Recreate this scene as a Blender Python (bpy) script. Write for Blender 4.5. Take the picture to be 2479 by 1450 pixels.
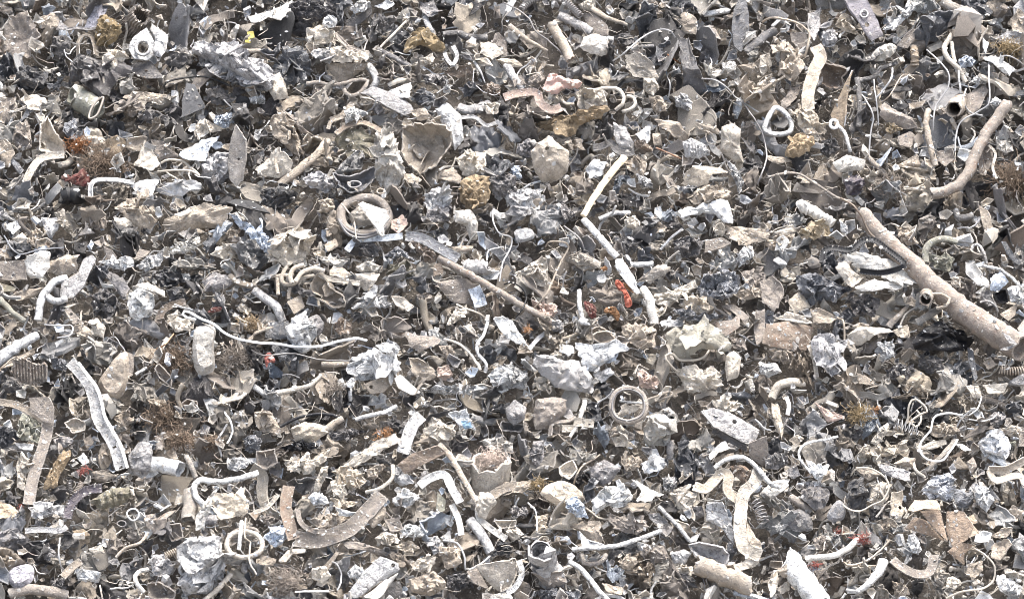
import bpy, math, random
import numpy as np
from mathutils import Vector, Matrix

# ------------------------------------------------------------------ camera, sky, sun, exposure
for o in list(bpy.data.objects):
    bpy.data.objects.remove(o)
scene = bpy.context.scene
COL = scene.collection
PITCH = math.radians(24.0)      # the camera looks down at the heap
SLOPE = math.radians(38.0)      # the heap's angle of repose
DIST, WIDE = 9.0, 3.0           # metres to the heap face, metres across the frame there
ORIGIN = np.array([0.0, 0.0, 2.4])
VDIR = np.array([0.0, math.cos(PITCH), -math.sin(PITCH)])
VUP = np.array([0.0, math.sin(PITCH), math.cos(PITCH)])
VRT = np.array([1.0, 0.0, 0.0])
EYE = ORIGIN - VDIR * DIST
cam_data = bpy.data.cameras.new("camera")
cam = bpy.data.objects.new("camera", cam_data)
COL.objects.link(cam)
cam.location = EYE
cam.rotation_euler = (math.pi / 2 - PITCH, 0, 0)
cam_data.sensor_width = 36.0
cam_data.lens = 36.0 * DIST / WIDE
cam_data.clip_start, cam_data.clip_end = 0.1, 2000.0
scene.camera = cam

SUN_EL, SUN_AZ = math.radians(70.0), math.radians(35.0)   # high hazy sun, a little to the right of and behind the heap's crest
world = bpy.data.worlds.new("World")
scene.world = world
world.use_nodes = True
wn = world.node_tree
wn.nodes.clear()
sky = wn.nodes.new("ShaderNodeTexSky")
sky.sky_type = 'NISHITA'
sky.sun_disc = False
sky.sun_elevation = SUN_EL
sky.sun_rotation = SUN_AZ
sky.dust_density = 4.0
sky.ozone_density = 1.0
bg = wn.nodes.new("ShaderNodeBackground")
bg.inputs["Strength"].default_value = 0.12
wo = wn.nodes.new("ShaderNodeOutputWorld")
veil = wn.nodes.new("ShaderNodeHueSaturation")      # thin high cloud takes most of the blue out of the sky
veil.inputs["Saturation"].default_value = 0.60
wn.links.new(sky.outputs[0], veil.inputs["Color"])
wn.links.new(veil.outputs[0], bg.inputs[0])
wn.links.new(bg.outputs[0], wo.inputs[0])
sun_data = bpy.data.lights.new("sun", 'SUN')
sun_data.energy = 2.4
sun_data.angle = math.radians(30.0)
sun_data.color = (1.0, 0.98, 0.95)
sun = bpy.data.objects.new("sun", sun_data)
COL.objects.link(sun)
sd = Vector((math.cos(SUN_EL) * math.sin(SUN_AZ), math.cos(SUN_EL) * math.cos(SUN_AZ), math.sin(SUN_EL)))
sun.rotation_euler = sd.to_track_quat('Z', 'Y').to_euler()
vs = scene.view_settings
vs.view_transform = 'Standard'
vs.look = 'None'
vs.exposure = 2.06
vs.gamma = 1.0
vs.use_curve_mapping = False
scene.cycles.pixel_filter_type = 'BLACKMAN_HARRIS'
scene.cycles.filter_width = 1.0

# ------------------------------------------------------------------ numbers and noise
R = random.Random(11)
NR = np.random.RandomState(11)
NRM = np.array([0.0, -math.sin(SLOPE), math.cos(SLOPE)])     # out of the heap's face
UPS = np.array([0.0, math.cos(SLOPE), math.sin(SLOPE)])      # up the heap's face
PX = 36.0 / cam_data.lens / 2479.0                           # tangent of one photo pixel

def ray(px, py):
    d = VDIR + VRT * ((px - 1239.5) * PX) - VUP * ((py - 725.0) * PX)
    return d

def at(px, py, h=0.0):
    """the point at height h (metres) off the heap's mean face seen at that spot"""
    d = ray(px, py)
    t = (h - np.dot(NRM, EYE - ORIGIN)) / np.dot(NRM, d)
    return EYE + d * t

def on_plane(px, py, c, n):
    d = ray(px, py)
    t = np.dot(n, c - EYE) / np.dot(n, d)
    return EYE + d * t

def mpp(p):
    return np.dot(p - EYE, VDIR) * PX

def unit(v):
    return v / max(1e-9, np.linalg.norm(v))

_perm = NR.permutation(256)
_perm = np.concatenate([_perm, _perm, _perm])
_grad = NR.normal(size=(256, 3))
_grad /= np.linalg.norm(_grad, axis=1)[:, None]

def noise(p):
    p = np.atleast_2d(p)
    i = np.floor(p).astype(int)
    f = p - i
    i &= 255
    u = f * f * f * (f * (f * 6 - 15) + 10)
    out = np.zeros(len(p))
    for dx in (0, 1):
        wx = u[:, 0] if dx else 1 - u[:, 0]
        for dy in (0, 1):
            wy = u[:, 1] if dy else 1 - u[:, 1]
            for dz in (0, 1):
                wz = u[:, 2] if dz else 1 - u[:, 2]
                g = _grad[_perm[_perm[_perm[i[:, 0] + dx] + i[:, 1] + dy] + i[:, 2] + dz]]
                out += wx * wy * wz * ((f - np.array([dx, dy, dz])) * g).sum(1)
    return out * 1.5

def fbm(p, n=3):
    return sum(noise(p * 2.03 ** k + 7.7 * k) * 0.5 ** k for k in range(n))

# ------------------------------------------------------------------ materials
def material(name, rough=0.75, metal=0.0, mottle=0.35, pits=0.25, dust=0.25, bump=0.5, scale=1.0, spec=0.4, attr=None, dark_patch=0.0, rust=0.0, coat=0.0, crease=0.12, edge_highlight=0.35):
    """one shader family: the piece's own colour, worn, pitted and dusted by noise in the piece's own space"""
    m = bpy.data.materials.new(name)
    m.use_nodes = True
    nt = m.node_tree
    N, L = nt.nodes, nt.links
    bs = N["Principled BSDF"]
    info = N.new("ShaderNodeObjectInfo")
    tc = N.new("ShaderNodeTexCoord")
    add = N.new("ShaderNodeVectorMath")
    add.operation = 'MULTIPLY_ADD'
    L.new(info.outputs["Random"], add.inputs[0])
    add.inputs[1].default_value = (37.0, 53.0, 71.0)
    L.new(tc.outputs["Object"], add.inputs[2])
    def tex(sc, detail, ro=0.6, dist=0.0):
        n = N.new("ShaderNodeTexNoise")
        n.inputs["Scale"].default_value = sc * scale
        n.inputs["Detail"].default_value = detail
        n.inputs["Roughness"].default_value = ro
        n.inputs["Distortion"].default_value = dist
        L.new(add.outputs[0], n.inputs["Vector"])
        return n.outputs["Fac"]
    def ramp(x, a, b, lo, hi):
        n = N.new("ShaderNodeMapRange")
        n.inputs[1].default_value, n.inputs[2].default_value = a, b
        n.inputs[3].default_value, n.inputs[4].default_value = lo, hi
        L.new(x, n.inputs[0])
        return n.outputs[0]
    def mix(fac, a, b, mode='MIX'):
        n = N.new("ShaderNodeMix")
        n.data_type = 'RGBA'
        n.blend_type = mode
        if isinstance(fac, float): n.inputs[0].default_value = fac
        else: L.new(fac, n.inputs[0])
        for k, v in ((6, a), (7, b)):
            if isinstance(v, tuple): n.inputs[k].default_value = (*v, 1)
            else: L.new(v, n.inputs[k])
        return n.outputs[2]
    if attr:
        at_ = N.new("ShaderNodeAttribute")
        at_.attribute_name = attr
        col = at_.outputs["Color"]
    else:
        col = info.outputs["Color"]
    big, mid, fine = tex(22, 4, 0.65, 0.4), tex(75, 5, 0.7, 0.6), tex(300, 3, 0.6)
    # tone variation of the piece itself
    v = ramp(big, 0.3, 0.7, 1 - mottle, 1 + mottle)
    hsv = N.new("ShaderNodeHueSaturation")
    L.new(v, hsv.inputs["Value"])
    L.new(col, hsv.inputs["Color"])
    c = hsv.outputs[0]
    c = mix(ramp(mid, 0.46, 0.66, 0.0, dust), c, (0.40, 0.335, 0.26))
    if dark_patch:
        c = mix(ramp(tex(48, 6, 0.75, 1.0), 0.50, 0.60, 0.0, dark_patch), c, (0.075, 0.073, 0.08))
    if rust:
        c = mix(ramp(tex(34, 5, 0.7, 0.8), 0.52, 0.68, 0.0, rust), c, (0.20, 0.095, 0.045))
    c = mix(ramp(fine, 0.56, 0.68, 0.0, pits), c, (0.06, 0.05, 0.045))
    c = mix(ramp(tex(190, 2, 0.5), 0.66, 0.74, 0.0, pits * 1.2), c, (0.72, 0.70, 0.66))
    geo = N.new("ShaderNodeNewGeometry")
    c = mix(ramp(geo.outputs["Pointiness"], 0.55, 0.68, 0.0, edge_highlight), c, (0.72, 0.69, 0.64))   # bright light on convex edges, painted into the colour
    L.new(c, bs.inputs["Base Color"])
    L.new(ramp(mid, 0.35, 0.65, rough - 0.12, min(1.0, rough + 0.15)), bs.inputs["Roughness"])
    bs.inputs["Metallic"].default_value = metal
    bs.inputs["Specular IOR Level"].default_value = spec
    bs.inputs["Coat Weight"].default_value = coat
    bp = N.new("ShaderNodeBump")
    bp.inputs["Strength"].default_value = bump
    bp.inputs["Distance"].default_value = 0.011
    rid = N.new("ShaderNodeTexNoise")
    rid.noise_type = 'RIDGED_MULTIFRACTAL'
    rid.inputs["Scale"].default_value = 42 * scale
    rid.inputs["Detail"].default_value = 4
    L.new(add.outputs[0], rid.inputs["Vector"])
    h0 = N.new("ShaderNodeMath")
    h0.operation = 'MULTIPLY_ADD'
    L.new(rid.outputs["Fac"], h0.inputs[0])
    h0.inputs[1].default_value = crease
    L.new(mid, h0.inputs[2])
    hsum = N.new("ShaderNodeMath")
    hsum.operation = 'MULTIPLY_ADD'
    L.new(fine, hsum.inputs[0])
    hsum.inputs[1].default_value = 0.35
    L.new(h0.outputs[0], hsum.inputs[2])
    L.new(hsum.outputs[0], bp.inputs["Height"])
    L.new(bp.outputs[0], bs.inputs["Normal"])
    return m

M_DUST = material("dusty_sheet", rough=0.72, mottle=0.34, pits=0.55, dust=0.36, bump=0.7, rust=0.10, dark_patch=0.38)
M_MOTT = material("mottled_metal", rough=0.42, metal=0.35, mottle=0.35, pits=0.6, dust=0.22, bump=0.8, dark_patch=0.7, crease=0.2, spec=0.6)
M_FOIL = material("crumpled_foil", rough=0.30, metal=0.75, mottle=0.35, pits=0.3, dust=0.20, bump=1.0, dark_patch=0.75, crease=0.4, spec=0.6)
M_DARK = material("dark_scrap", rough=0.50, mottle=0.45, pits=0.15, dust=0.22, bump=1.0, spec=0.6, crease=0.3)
M_CLOTH = material("dusty_cloth", edge_highlight=0.15, rough=0.92, mottle=0.25, pits=0.3, dust=0.3, bump=0.7, spec=0.15)
M_FOAM = material("crumbly_foam", edge_highlight=0.1, rough=0.95, mottle=0.45, pits=0.5, dust=0.15, bump=1.0, spec=0.1)
M_WOOD = material("dry_wood", edge_highlight=0.1, rough=0.8, mottle=0.2, pits=0.2, dust=0.2, bump=0.4, spec=0.2)
M_PIPE = material("rusty_pipe", edge_highlight=0.12, rough=0.7, mottle=0.34, pits=0.7, dust=0.45, bump=0.6, rust=0.45)
M_WIRE = material("wire_metal", rough=0.45, metal=0.15, mottle=0.2, pits=0.1, dust=0.2, bump=0.1, spec=0.5, edge_highlight=0.0)
M_PLAST = material("black_plastic", edge_highlight=0.05, rough=0.42, mottle=0.2, pits=0.03, dust=0.04, bump=0.3, spec=0.2)
M_FIBRE = material("fibre", edge_highlight=0.0, rough=0.95, mottle=0.5, pits=0.0, dust=0.15, bump=0.0, spec=0.1)
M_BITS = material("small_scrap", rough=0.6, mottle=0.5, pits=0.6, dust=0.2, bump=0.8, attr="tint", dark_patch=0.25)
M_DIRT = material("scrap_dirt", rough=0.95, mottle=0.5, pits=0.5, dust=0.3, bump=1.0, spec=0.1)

TINT = dict(
    tan=(.36, .29, .215), tanl=(.43, .355, .27), tang=(.31, .27, .22), tanb=(.30, .23, .16), tano=(.38, .29, .20), taupe=(.235, .195, .16),
    taupes=(.27, .24, .21), cream=(.56, .485, .385), creamt=(.48, .395, .29), creamg=(.47, .43, .37), creamw=(.70, .655, .58),
    white=(.70, .69, .67), whiteb=(.84, .83, .80), whitem=(.66, .655, .645), whiteg=(.64, .655, .67), pale=(.47, .46, .45), palem=(.44, .425, .42),
    grey=(.235, .22, .215), greyl=(.32, .305, .295), greyd=(.125, .118, .118), dk=(.085, .078, .076), dks=(.13, .128, .135), char=(.038, .037, .04),
    blk=(.010, .010, .012), blkz=(.009, .009, .011), slate=(.20, .205, .22), slated=(.075, .077, .084), slatel=(.24, .235, .24), bluew=(.60, .65, .72), silv=(.55, .56, .585),
    lilac=(.40, .38, .41), lilacd=(.17, .155, .17), purp=(.075, .06, .075), brn=(.155, .115, .085), brnl=(.25, .19, .14), brnt=(.235, .195, .16),
    brnp=(.235, .19, .155), brnd=(.165, .125, .095), rust=(.21, .095, .045), rustl=(.22, .165, .125), och=(.235, .175, .10), ochl=(.30, .225, .145), ochg=(.32, .25, .16),
    org=(.36, .19, .095), red=(.26, .085, .07), mar=(.12, .045, .04), olvg=(.21, .205, .16), olvd=(.14, .125, .085), olvl=(.31, .285, .235),
    pink=(.47, .32, .275), redo=(.36, .10, .065), pinkl=(.45, .33, .27), yel=(.52, .43, .12), wood=(.58, .47, .31), copp=(.40, .33, .28), cardb=(.33, .24, .17), cardbl=(.44, .345, .25), blue=(.22, .36, .48))
for k, (r, g, b) in list(TINT.items()):
    g_ = (r + g + b) / 3
    if k in ('tan', 'tanl', 'tang', 'taupe', 'taupes', 'cream', 'creamt', 'creamg', 'creamw', 'brnt', 'brnp'):   # grey dust tones the tans down
        TINT[k] = tuple(0.84 * c + 0.16 * g_ for c in (r, g, b))

# ------------------------------------------------------------------ mesh helpers
def solidify(V, F, t):
    """give a sheet its thickness: the back face is set t behind, the rim is closed"""
    V = np.asarray(V, float)
    n = np.zeros_like(V)
    for f in F:
        a, b, c = V[f[0]], V[f[1]], V[f[2]]
        k = np.cross(b - a, c - a)
        if len(f) == 4:
            k = k + np.cross(V[f[2]] - a, V[f[3]] - a)
        for i in f:
            n[i] += k
    n /= np.maximum(1e-12, np.linalg.norm(n, axis=1))[:, None]
    m = len(V)
    W = np.vstack([V, V - n * (t[:, None] if isinstance(t, np.ndarray) else t)])
    edges = {}
    for f in F:
        for i in range(len(f)):
            a, b = f[i], f[(i + 1) % len(f)]
            if (b, a) in edges: del edges[(b, a)]
            else: edges[(a, b)] = 1
    G = list(F) + [tuple(i + m for i in reversed(f)) for f in F] + [(b, a, a + m, b + m) for (a, b) in edges]
    return W, G

def mesh_of(name, V, F, mat, sharp=35.0):
    me = bpy.data.meshes.new(name)
    me.from_pydata(np.asarray(V).tolist(), [], F)
    me.shade_smooth()
    if sharp is not None:
        me.set_sharp_from_angle(angle=math.radians(sharp))
    me.materials.append(mat)
    me.update()
    return me

def resample(P, m, closed=True):
    P = np.asarray(P, float)
    Q = np.vstack([P, P[:1]]) if closed else P
    seg = np.linalg.norm(np.diff(Q, axis=0), axis=1)
    s = np.concatenate([[0], np.cumsum(seg)])
    t = np.linspace(0, s[-1], m + 1)[:m] if closed else np.linspace(0, s[-1], m)
    return np.stack([np.interp(t, s, Q[:, k]) for k in range(Q.shape[1])], axis=1)

def smooth_path(P, per=8, closed=False):
    P = np.asarray(P, float)
    n = len(P)
    if n == 2 and not closed:
        return np.array([P[0] + (P[1] - P[0]) * t for t in np.linspace(0, 1, per + 1)])
    out = []
    g = (lambda i: P[i % n]) if closed else (lambda i: P[min(max(i, 0), n - 1)] if 0 <= i < n else (2 * P[0] - P[1] if i < 0 else 2 * P[-1] - P[-2]))
    for i in range(n if closed else n - 1):
        a, b, c, d = g(i - 1), g(i), g(i + 1), g(i + 2)
        for t in np.arange(per) / per:
            out.append(0.5 * (2 * b + (c - a) * t + (2 * a - 5 * b + 4 * c - d) * t * t + (3 * b - a - 3 * c + d) * t ** 3))
    if not closed: out.append(P[-1])
    return np.array(out)

def tri(x):
    return np.abs((x % 1.0) - 0.5) * 2 - 0.5

def relief(code, x, y, s, th, rng, ribs=0, fold=False, lobes=False, rad=0.03):
    """height of a piece over its own plane, all in units of its radius"""
    sd = rng.uniform(0, 90)
    q = np.stack([x, y, np.full_like(x, sd)], axis=1)
    wx, wy = x + 0.35 * noise(q * 1.3 + 11), y + 0.35 * noise(q * 1.3 + 31)
    z = np.zeros_like(x)
    def creases(n, amp, f0, f1):
        o = np.zeros_like(x)
        for _ in range(n):
            a = rng.uniform(0, math.pi)
            o = o + rng.uniform(0.5, 1.0) * tri((wx * math.cos(a) + wy * math.sin(a)) * rng.uniform(f0, f1) + rng.random()) * amp
        return o
    if code == 'sh':
        a, b = rng.uniform(0, 6.28), rng.uniform(0, 6.28)
        z += creases(2, 0.16, 0.3, 0.7) + creases(2, 0.05, 0.9, 1.8)
        z += rng.uniform(0.10, 0.34) * s ** 3 * np.cos(th - a) + rng.uniform(0.05, 0.2) * s ** 4 * np.cos(2 * th - b)
        z += rng.uniform(-0.22, 0.28) * (1 - s * s) + 0.07 * fbm(q * 2.2) + 0.05 * s ** 6 * noise(np.stack([np.cos(th) * 3, np.sin(th) * 3, np.full_like(x, sd)], 1))
    elif code == 'pl':
        z += creases(1, 0.10, 0.2, 0.5) + 0.035 * fbm(q * 2.0) + rng.uniform(-0.08, 0.10) * (1 - s * s)
        z += rng.uniform(0.0, 0.12) * s ** 4 * np.cos(th - rng.uniform(0, 6.28))
    elif code == 'cr':
        z += creases(3, 0.26, 0.5, 1.1) + creases(4, 0.13, 1.1, 2.6) + creases(2, 0.05, 2.5, 4.5) + 0.12 * (1 - s * s) + 0.10 * fbm(q * 3)
        z += 0.14 * s ** 4 * np.cos(2 * th + sd)
    elif code == 'fo':
        z += creases(3, 0.24, 0.6, 1.3) + creases(5, 0.15, 1.4, 3.2) + creases(4, 0.07, 3.0, 5.5) + 0.35 * (1 - s * s)
    elif code == 'lu':
        z += 0.42 * np.maximum(0, 1 - s ** 3) + (creases(3, 0.30, 0.45, 1.1) + creases(3, 0.15, 1.2, 2.6)) * (1 - s ** 8) + 0.20 * fbm(q * 2.4, 4)
        if lobes: z += 0.20 * np.sin(wy * 4.2 + 1.0) * (1 - s ** 4)
    elif code == 'st':
        z += 0.40 * np.minimum(1.0, (1 - s) * 3.6) + creases(2, 0.12, 0.3, 0.7) + 0.05 * fbm(q * 3)
    elif code == 'bo':
        z += -0.85 * (1 - s ** 3.2) + 0.14 * fbm(q * 2) + creases(2, 0.16, 0.4, 0.9) + creases(2, 0.08, 1.1, 2.0) + 0.10 * s ** 8 * noise(np.stack([np.cos(th) * 3, np.sin(th) * 3, np.full_like(x, sd)], 1)) + 0.12 * s ** 6
    elif code == 'do':
        z += 0.46 * np.maximum(0, 1 - s ** 2.6) + creases(2, 0.13, 0.4, 0.9) + creases(3, 0.06, 1.0, 2.2) + 0.10 * fbm(q * 2.2)
    elif code == 'ra':
        a = rng.uniform(-0.5, 0.5) + (math.pi / 2 if rng.random() < 0.7 else 0)
        t = wx * math.cos(a) + wy * math.sin(a)
        z += 0.13 * np.sin(t * 8 + 2.0 * noise(q * 1.5)) + 0.06 * np.sin(t * 17 + sd) + 0.36 * (1 - s * s) + 0.12 * fbm(q * 2) + creases(2, 0.08, 1, 2)
    elif code == 'fm':
        z += 0.45 * (1 - s ** 3) + 0.20 * fbm(q * 3.2, 4) + 0.16 * np.abs(noise(q * 6)) + creases(2, 0.08, 1.5, 3)
    k_ = CRUSH[code] * (min(1.0, 0.045 / rad) if code in ('sh', 'pl', 'bo', 'do') else 1.0)
    ridge = lambda f, o: 1 - 2.2 * np.abs(noise(np.stack([wx, wy, np.full_like(x, sd)], 1) * f + o))
    z += k_ * (ridge(1.9, 3) + 0.6 * ridge(4.1, 17) + 0.35 * ridge(7.5, 29)) * (1 - 0.5 * s ** 6)
    if ribs:
        z += 0.085 * np.clip(np.sin(x * ribs * math.pi + 0.6 * y) * 2, -1, 1)
    if fold:
        a = rng.uniform(-0.6, 0.6)
        z += 0.55 * (0.35 - np.abs(y * math.cos(a) + x * math.sin(a))) 
    return z

CRUSH = dict(sh=.07, pl=.018, cr=.15, fo=.17, lu=.17, st=.05, bo=.10, do=.08, ra=.06, fm=.14)
THICK = dict(sh=.0026, pl=.0065, cr=.0022, fo=.0018, bo=.0040, do=.0035, ra=.006, fm=.01, lu=None, st=None)
RINGS = np.array([1.0, .965, .90, .81, .71, .61, .51, .41, .31, .21, .10])

def star_sheet(out2, code, rng, hole=None, ribs=0, fold=False, lobes=False, coarse=1.0, jag=0.05, rings=None):
    """outline (n x 2, metres about the pole) -> verts, faces, radius"""
    per = np.linalg.norm(np.diff(np.vstack([out2, out2[:1]]), axis=0), axis=1).sum()
    area = abs(0.5 * np.sum(out2[:, 0] * np.roll(out2[:, 1], -1) - out2[:, 1] * np.roll(out2[:, 0], -1)))
    rad = max(1e-4, math.sqrt(area / math.pi))
    if code in ('st', 'ra', 'fm'):
        out2 = smooth_path(out2, 4, True)
    m = int(min(72, max(26, per / 0.008)) * coarse) if rings is None else 20
    if ribs: m = int(m * 1.5)
    B = resample(out2, m)
    sd = rng.uniform(0, 50)
    j = jag * (2.4 if code in ('sh', 'cr', 'fo', 'fm') else 0.6 if code == 'pl' else 1.5 if code == 'bo' else 0.7)
    k = np.arange(m)
    ph = np.stack([np.cos(k / m * 6.283) * m / 7, np.sin(k / m * 6.283) * m / 7, np.full(m, sd)], 1)
    B = B * (1 + j * (0.45 * noise(ph) + 0.8 * noise(ph * 2.4 + 9) + 0.4 * NR.normal(size=m)))[:, None]
    pole = np.zeros(2) if hole is None else np.array(hole[:2])
    rings = np.array(rings) if rings is not None else RINGS if not ribs else np.linspace(1, .08, 14)
    if hole is not None:
        ang = np.arctan2(B[:, 1] - pole[1], B[:, 0] - pole[0])
        H = pole + hole[2] * np.stack([np.cos(ang), np.sin(ang)], 1)
        tt = np.array([1, .95, .85, .7, .52, .34, .17, 0.0])
        pts = [H + (B - H) * t for t in tt]
        ss = tt
    else:
        pts = [pole + (B - pole) * t for t in rings]
        ss = rings
    P = np.vstack(pts)
    s = np.repeat(ss, m)
    if hole is None:
        P = np.vstack([P, pole[None]])
        s = np.append(s, 0.0)
    x, y = P[:, 0] / rad, P[:, 1] / rad
    z = relief(code, x, y, s, np.arctan2(y, x), rng, ribs, fold, lobes, rad) * rad
    F = []
    nr = len(pts)
    ccw = np.sum(B[:, 0] * np.roll(B[:, 1], -1) - B[:, 1] * np.roll(B[:, 0], -1)) > 0
    for r in range(nr - 1):
        for i in range(m):
            a, b = r * m + i, r * m + (i + 1) % m
            f = (a, b, b + m, a + m)
            F.append(f if ccw else f[::-1])
    if hole is None:
        c = nr * m
        for i in range(m):
            a, b = (nr - 1) * m + i, (nr - 1) * m + (i + 1) % m
            F.append((a, b, c) if ccw else (c, b, a))
    return np.column_stack([P, z]), F, rad, s

def close_sheet(V, F, code, rad, s, scale=1.0):
    t = THICK[code]
    if t is None:      # a solid lump: a belly behind the front
        t = rad * (0.25 + 0.75 * np.sqrt(np.maximum(0, 1 - s ** 2.5)))
        return solidify(V, F, t)
    return solidify(V, F, min(t, rad * 0.16) * scale)

def loose_outline(rng, n, el, rad):
    a = np.sort(np.array([rng.uniform(0, 1) for _ in range(n)]) * 0.35 + np.arange(n) / n) * 6.283
    r = np.array([rng.uniform(0.6, 1.25) for _ in range(n)])
    return np.stack([np.cos(a) * r * el, np.sin(a) * r / el], 1) * rad

def bend(V, rng, n, lo, hi):
    """crease the sheet: turn everything past a random line about that line"""
    R0 = np.abs(V[:, :2]).max()
    for _ in range(n):
        a = rng.uniform(0, 6.283)
        d = np.array([math.cos(a), math.sin(a), 0])
        ax = np.array([-d[1], d[0], 0])
        dist = V @ d - rng.uniform(-0.35, 0.45) * R0
        ang = rng.uniform(lo, hi) * rng.choice((-1, 1)) * np.clip(dist / (R0 * rng.uniform(0.12, 0.5)), 0, 1)
        m = dist > 0
        o = V - d[None] * dist[:, None]
        rel = V - o
        up = np.cross(rel, ax)
        V = np.where(m[:, None], o + rel * np.cos(ang)[:, None] - up * np.sin(ang)[:, None], V)
    return V

def turned(nrm, spin):
    t1 = unit(np.cross(nrm, np.array([0.3, 0.9, 0.1])))
    t2 = np.cross(nrm, t1)
    a, b = math.cos(spin), math.sin(spin)
    return np.column_stack([t1 * a + t2 * b, -t1 * b + t2 * a, nrm])

def with_folds(front, V, F, rad, s, rng, n, thick, lift=0.12):
    """torn folds of the same sheet standing up out of a crumpled piece"""
    cand = [i for i in range(len(front)) if s[i] < 0.86]
    V, F = [np.asarray(V)], list(F)
    n0 = len(V[0])
    for _ in range(n):
        p = front[rng.choice(cand)]
        rr = rad * rng.uniform(0.36, 0.74)
        A, G, r2, s2 = star_sheet(loose_outline(rng, rng.randint(5, 8), rng.uniform(1.0, 1.6), rr), 'sh', rng, coarse=0.75, rings=(1.0, .93, .8, .62, .42, .2))
        A = bend(A, rng, rng.randint(1, 3), 0.5, 1.8)
        A, G = solidify(A, G, min(thick, rr * 0.12))
        nr = unit(np.array([rng.gauss(0, .55), rng.gauss(0, .55), 1.0]))
        A = A @ turned(nr, rng.uniform(0, 6.283)).T + p + np.array([0, 0, lift * rad])
        V.append(A)
        F.extend(tuple(i + n0 for i in g) for g in G)
        n0 += len(A)
    return np.vstack(V), F

def tube_mesh(P, r, sides=10, hollow=False, rng=R, gear=0, corr=0, flat=1.0, dent=0.06, closed=False, jag=0.0, wall=0.16):
    P = np.asarray(P, float)
    n = len(P)
    r = np.full(n, r) if np.isscalar(r) else np.interp(np.linspace(0, 1, n), np.linspace(0, 1, len(r)), r)
    T = np.gradient(P, axis=0) if not closed else np.roll(P, -1, 0) - np.roll(P, 1, 0)
    T /= np.maximum(1e-9, np.linalg.norm(T, axis=1))[:, None]
    ref = NRM if abs(np.dot(T[0], NRM)) < 0.9 else UPS
    u = unit(np.cross(T[0], ref))
    U = []
    for i in range(n):
        u = unit(u - T[i] * np.dot(u, T[i]))
        U.append(u)
    U = np.array(U)
    W = np.cross(T, U)
    if gear: sides = gear * 4
    a = np.arange(sides) / sides * 2 * math.pi
    prof = np.ones(sides)
    if gear: prof = 1 + 0.09 * np.where(np.arange(sides) % 4 < 2, 1, -1)
    ln = np.concatenate([[0], np.cumsum(np.linalg.norm(np.diff(P, axis=0), axis=1))])
    rm = r.mean()
    sd = rng.uniform(0, 80)
    A, I = np.meshgrid(a, np.arange(n))
    q = np.stack([np.cos(A).ravel() * 0.9, np.sin(A).ravel() * 0.9 + sd, (ln[I] / max(rm, 1e-6) * 0.24).ravel()], 1)
    d = 1 + dent * (fbm(q, 3) * 1.6).reshape(n, sides)
    if corr: d = d * (1 + 0.10 * np.clip(1.8 * np.cos(ln / max(ln[-1], 1e-6) * corr * 2 * math.pi), -1, 1))[:, None]
    rad = r[:, None] * d * prof[None]
    off = U[:, None, :] * (np.cos(A) * rad)[..., None] + W[:, None, :] * (np.sin(A) * rad * flat)[..., None]
    S = P[:, None, :] + off
    if jag and not closed:
        jj = noise(np.stack([np.cos(a) * 2.2, np.sin(a) * 2.2, np.full(sides, sd)], 1)) * jag * rm
        S[0] += T[0] * jj[:, None]
        S[-1] += T[-1] * jj[::-1, None]
    V = S.reshape(-1, 3)
    F = []
    for i in range(n if closed else n - 1):
        for k in range(sides):
            b, c = i * sides, ((i + 1) % n) * sides
            F.append((b + k, b + (k + 1) % sides, c + (k + 1) % sides, c + k))
    if closed:
        return V, F
    if hollow:
        S2 = P[:, None, :] + off * (1 - wall)
        if jag:
            S2[0] += T[0] * jj[:, None]
            S2[-1] += T[-1] * jj[::-1, None]
        m = len(V)
        V = np.vstack([V, S2.reshape(-1, 3)])
        for i in range(n - 1):
            for k in range(sides):
                b, c = m + i * sides, m + (i + 1) * sides
                F.append((b + k, c + k, c + (k + 1) % sides, b + (k + 1) % sides))
        for e, fl in ((0, 0), (n - 1, 1)):
            for k in range(sides):
                f = (e * sides + k, m + e * sides + k, m + e * sides + (k + 1) % sides, e * sides + (k + 1) % sides)
                F.append(f[::-1] if fl else f)
    else:
        m = len(V)
        V = np.vstack([V, [P[0] - T[0] * r[0] * 0.25], [P[-1] + T[-1] * r[-1] * 0.25]])
        for k in range(sides):
            F.append((m, (k + 1) % sides, k))
            e = (n - 1) * sides
            F.append((m + 1, e + k, e + (k + 1) % sides))
    return V, F

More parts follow.
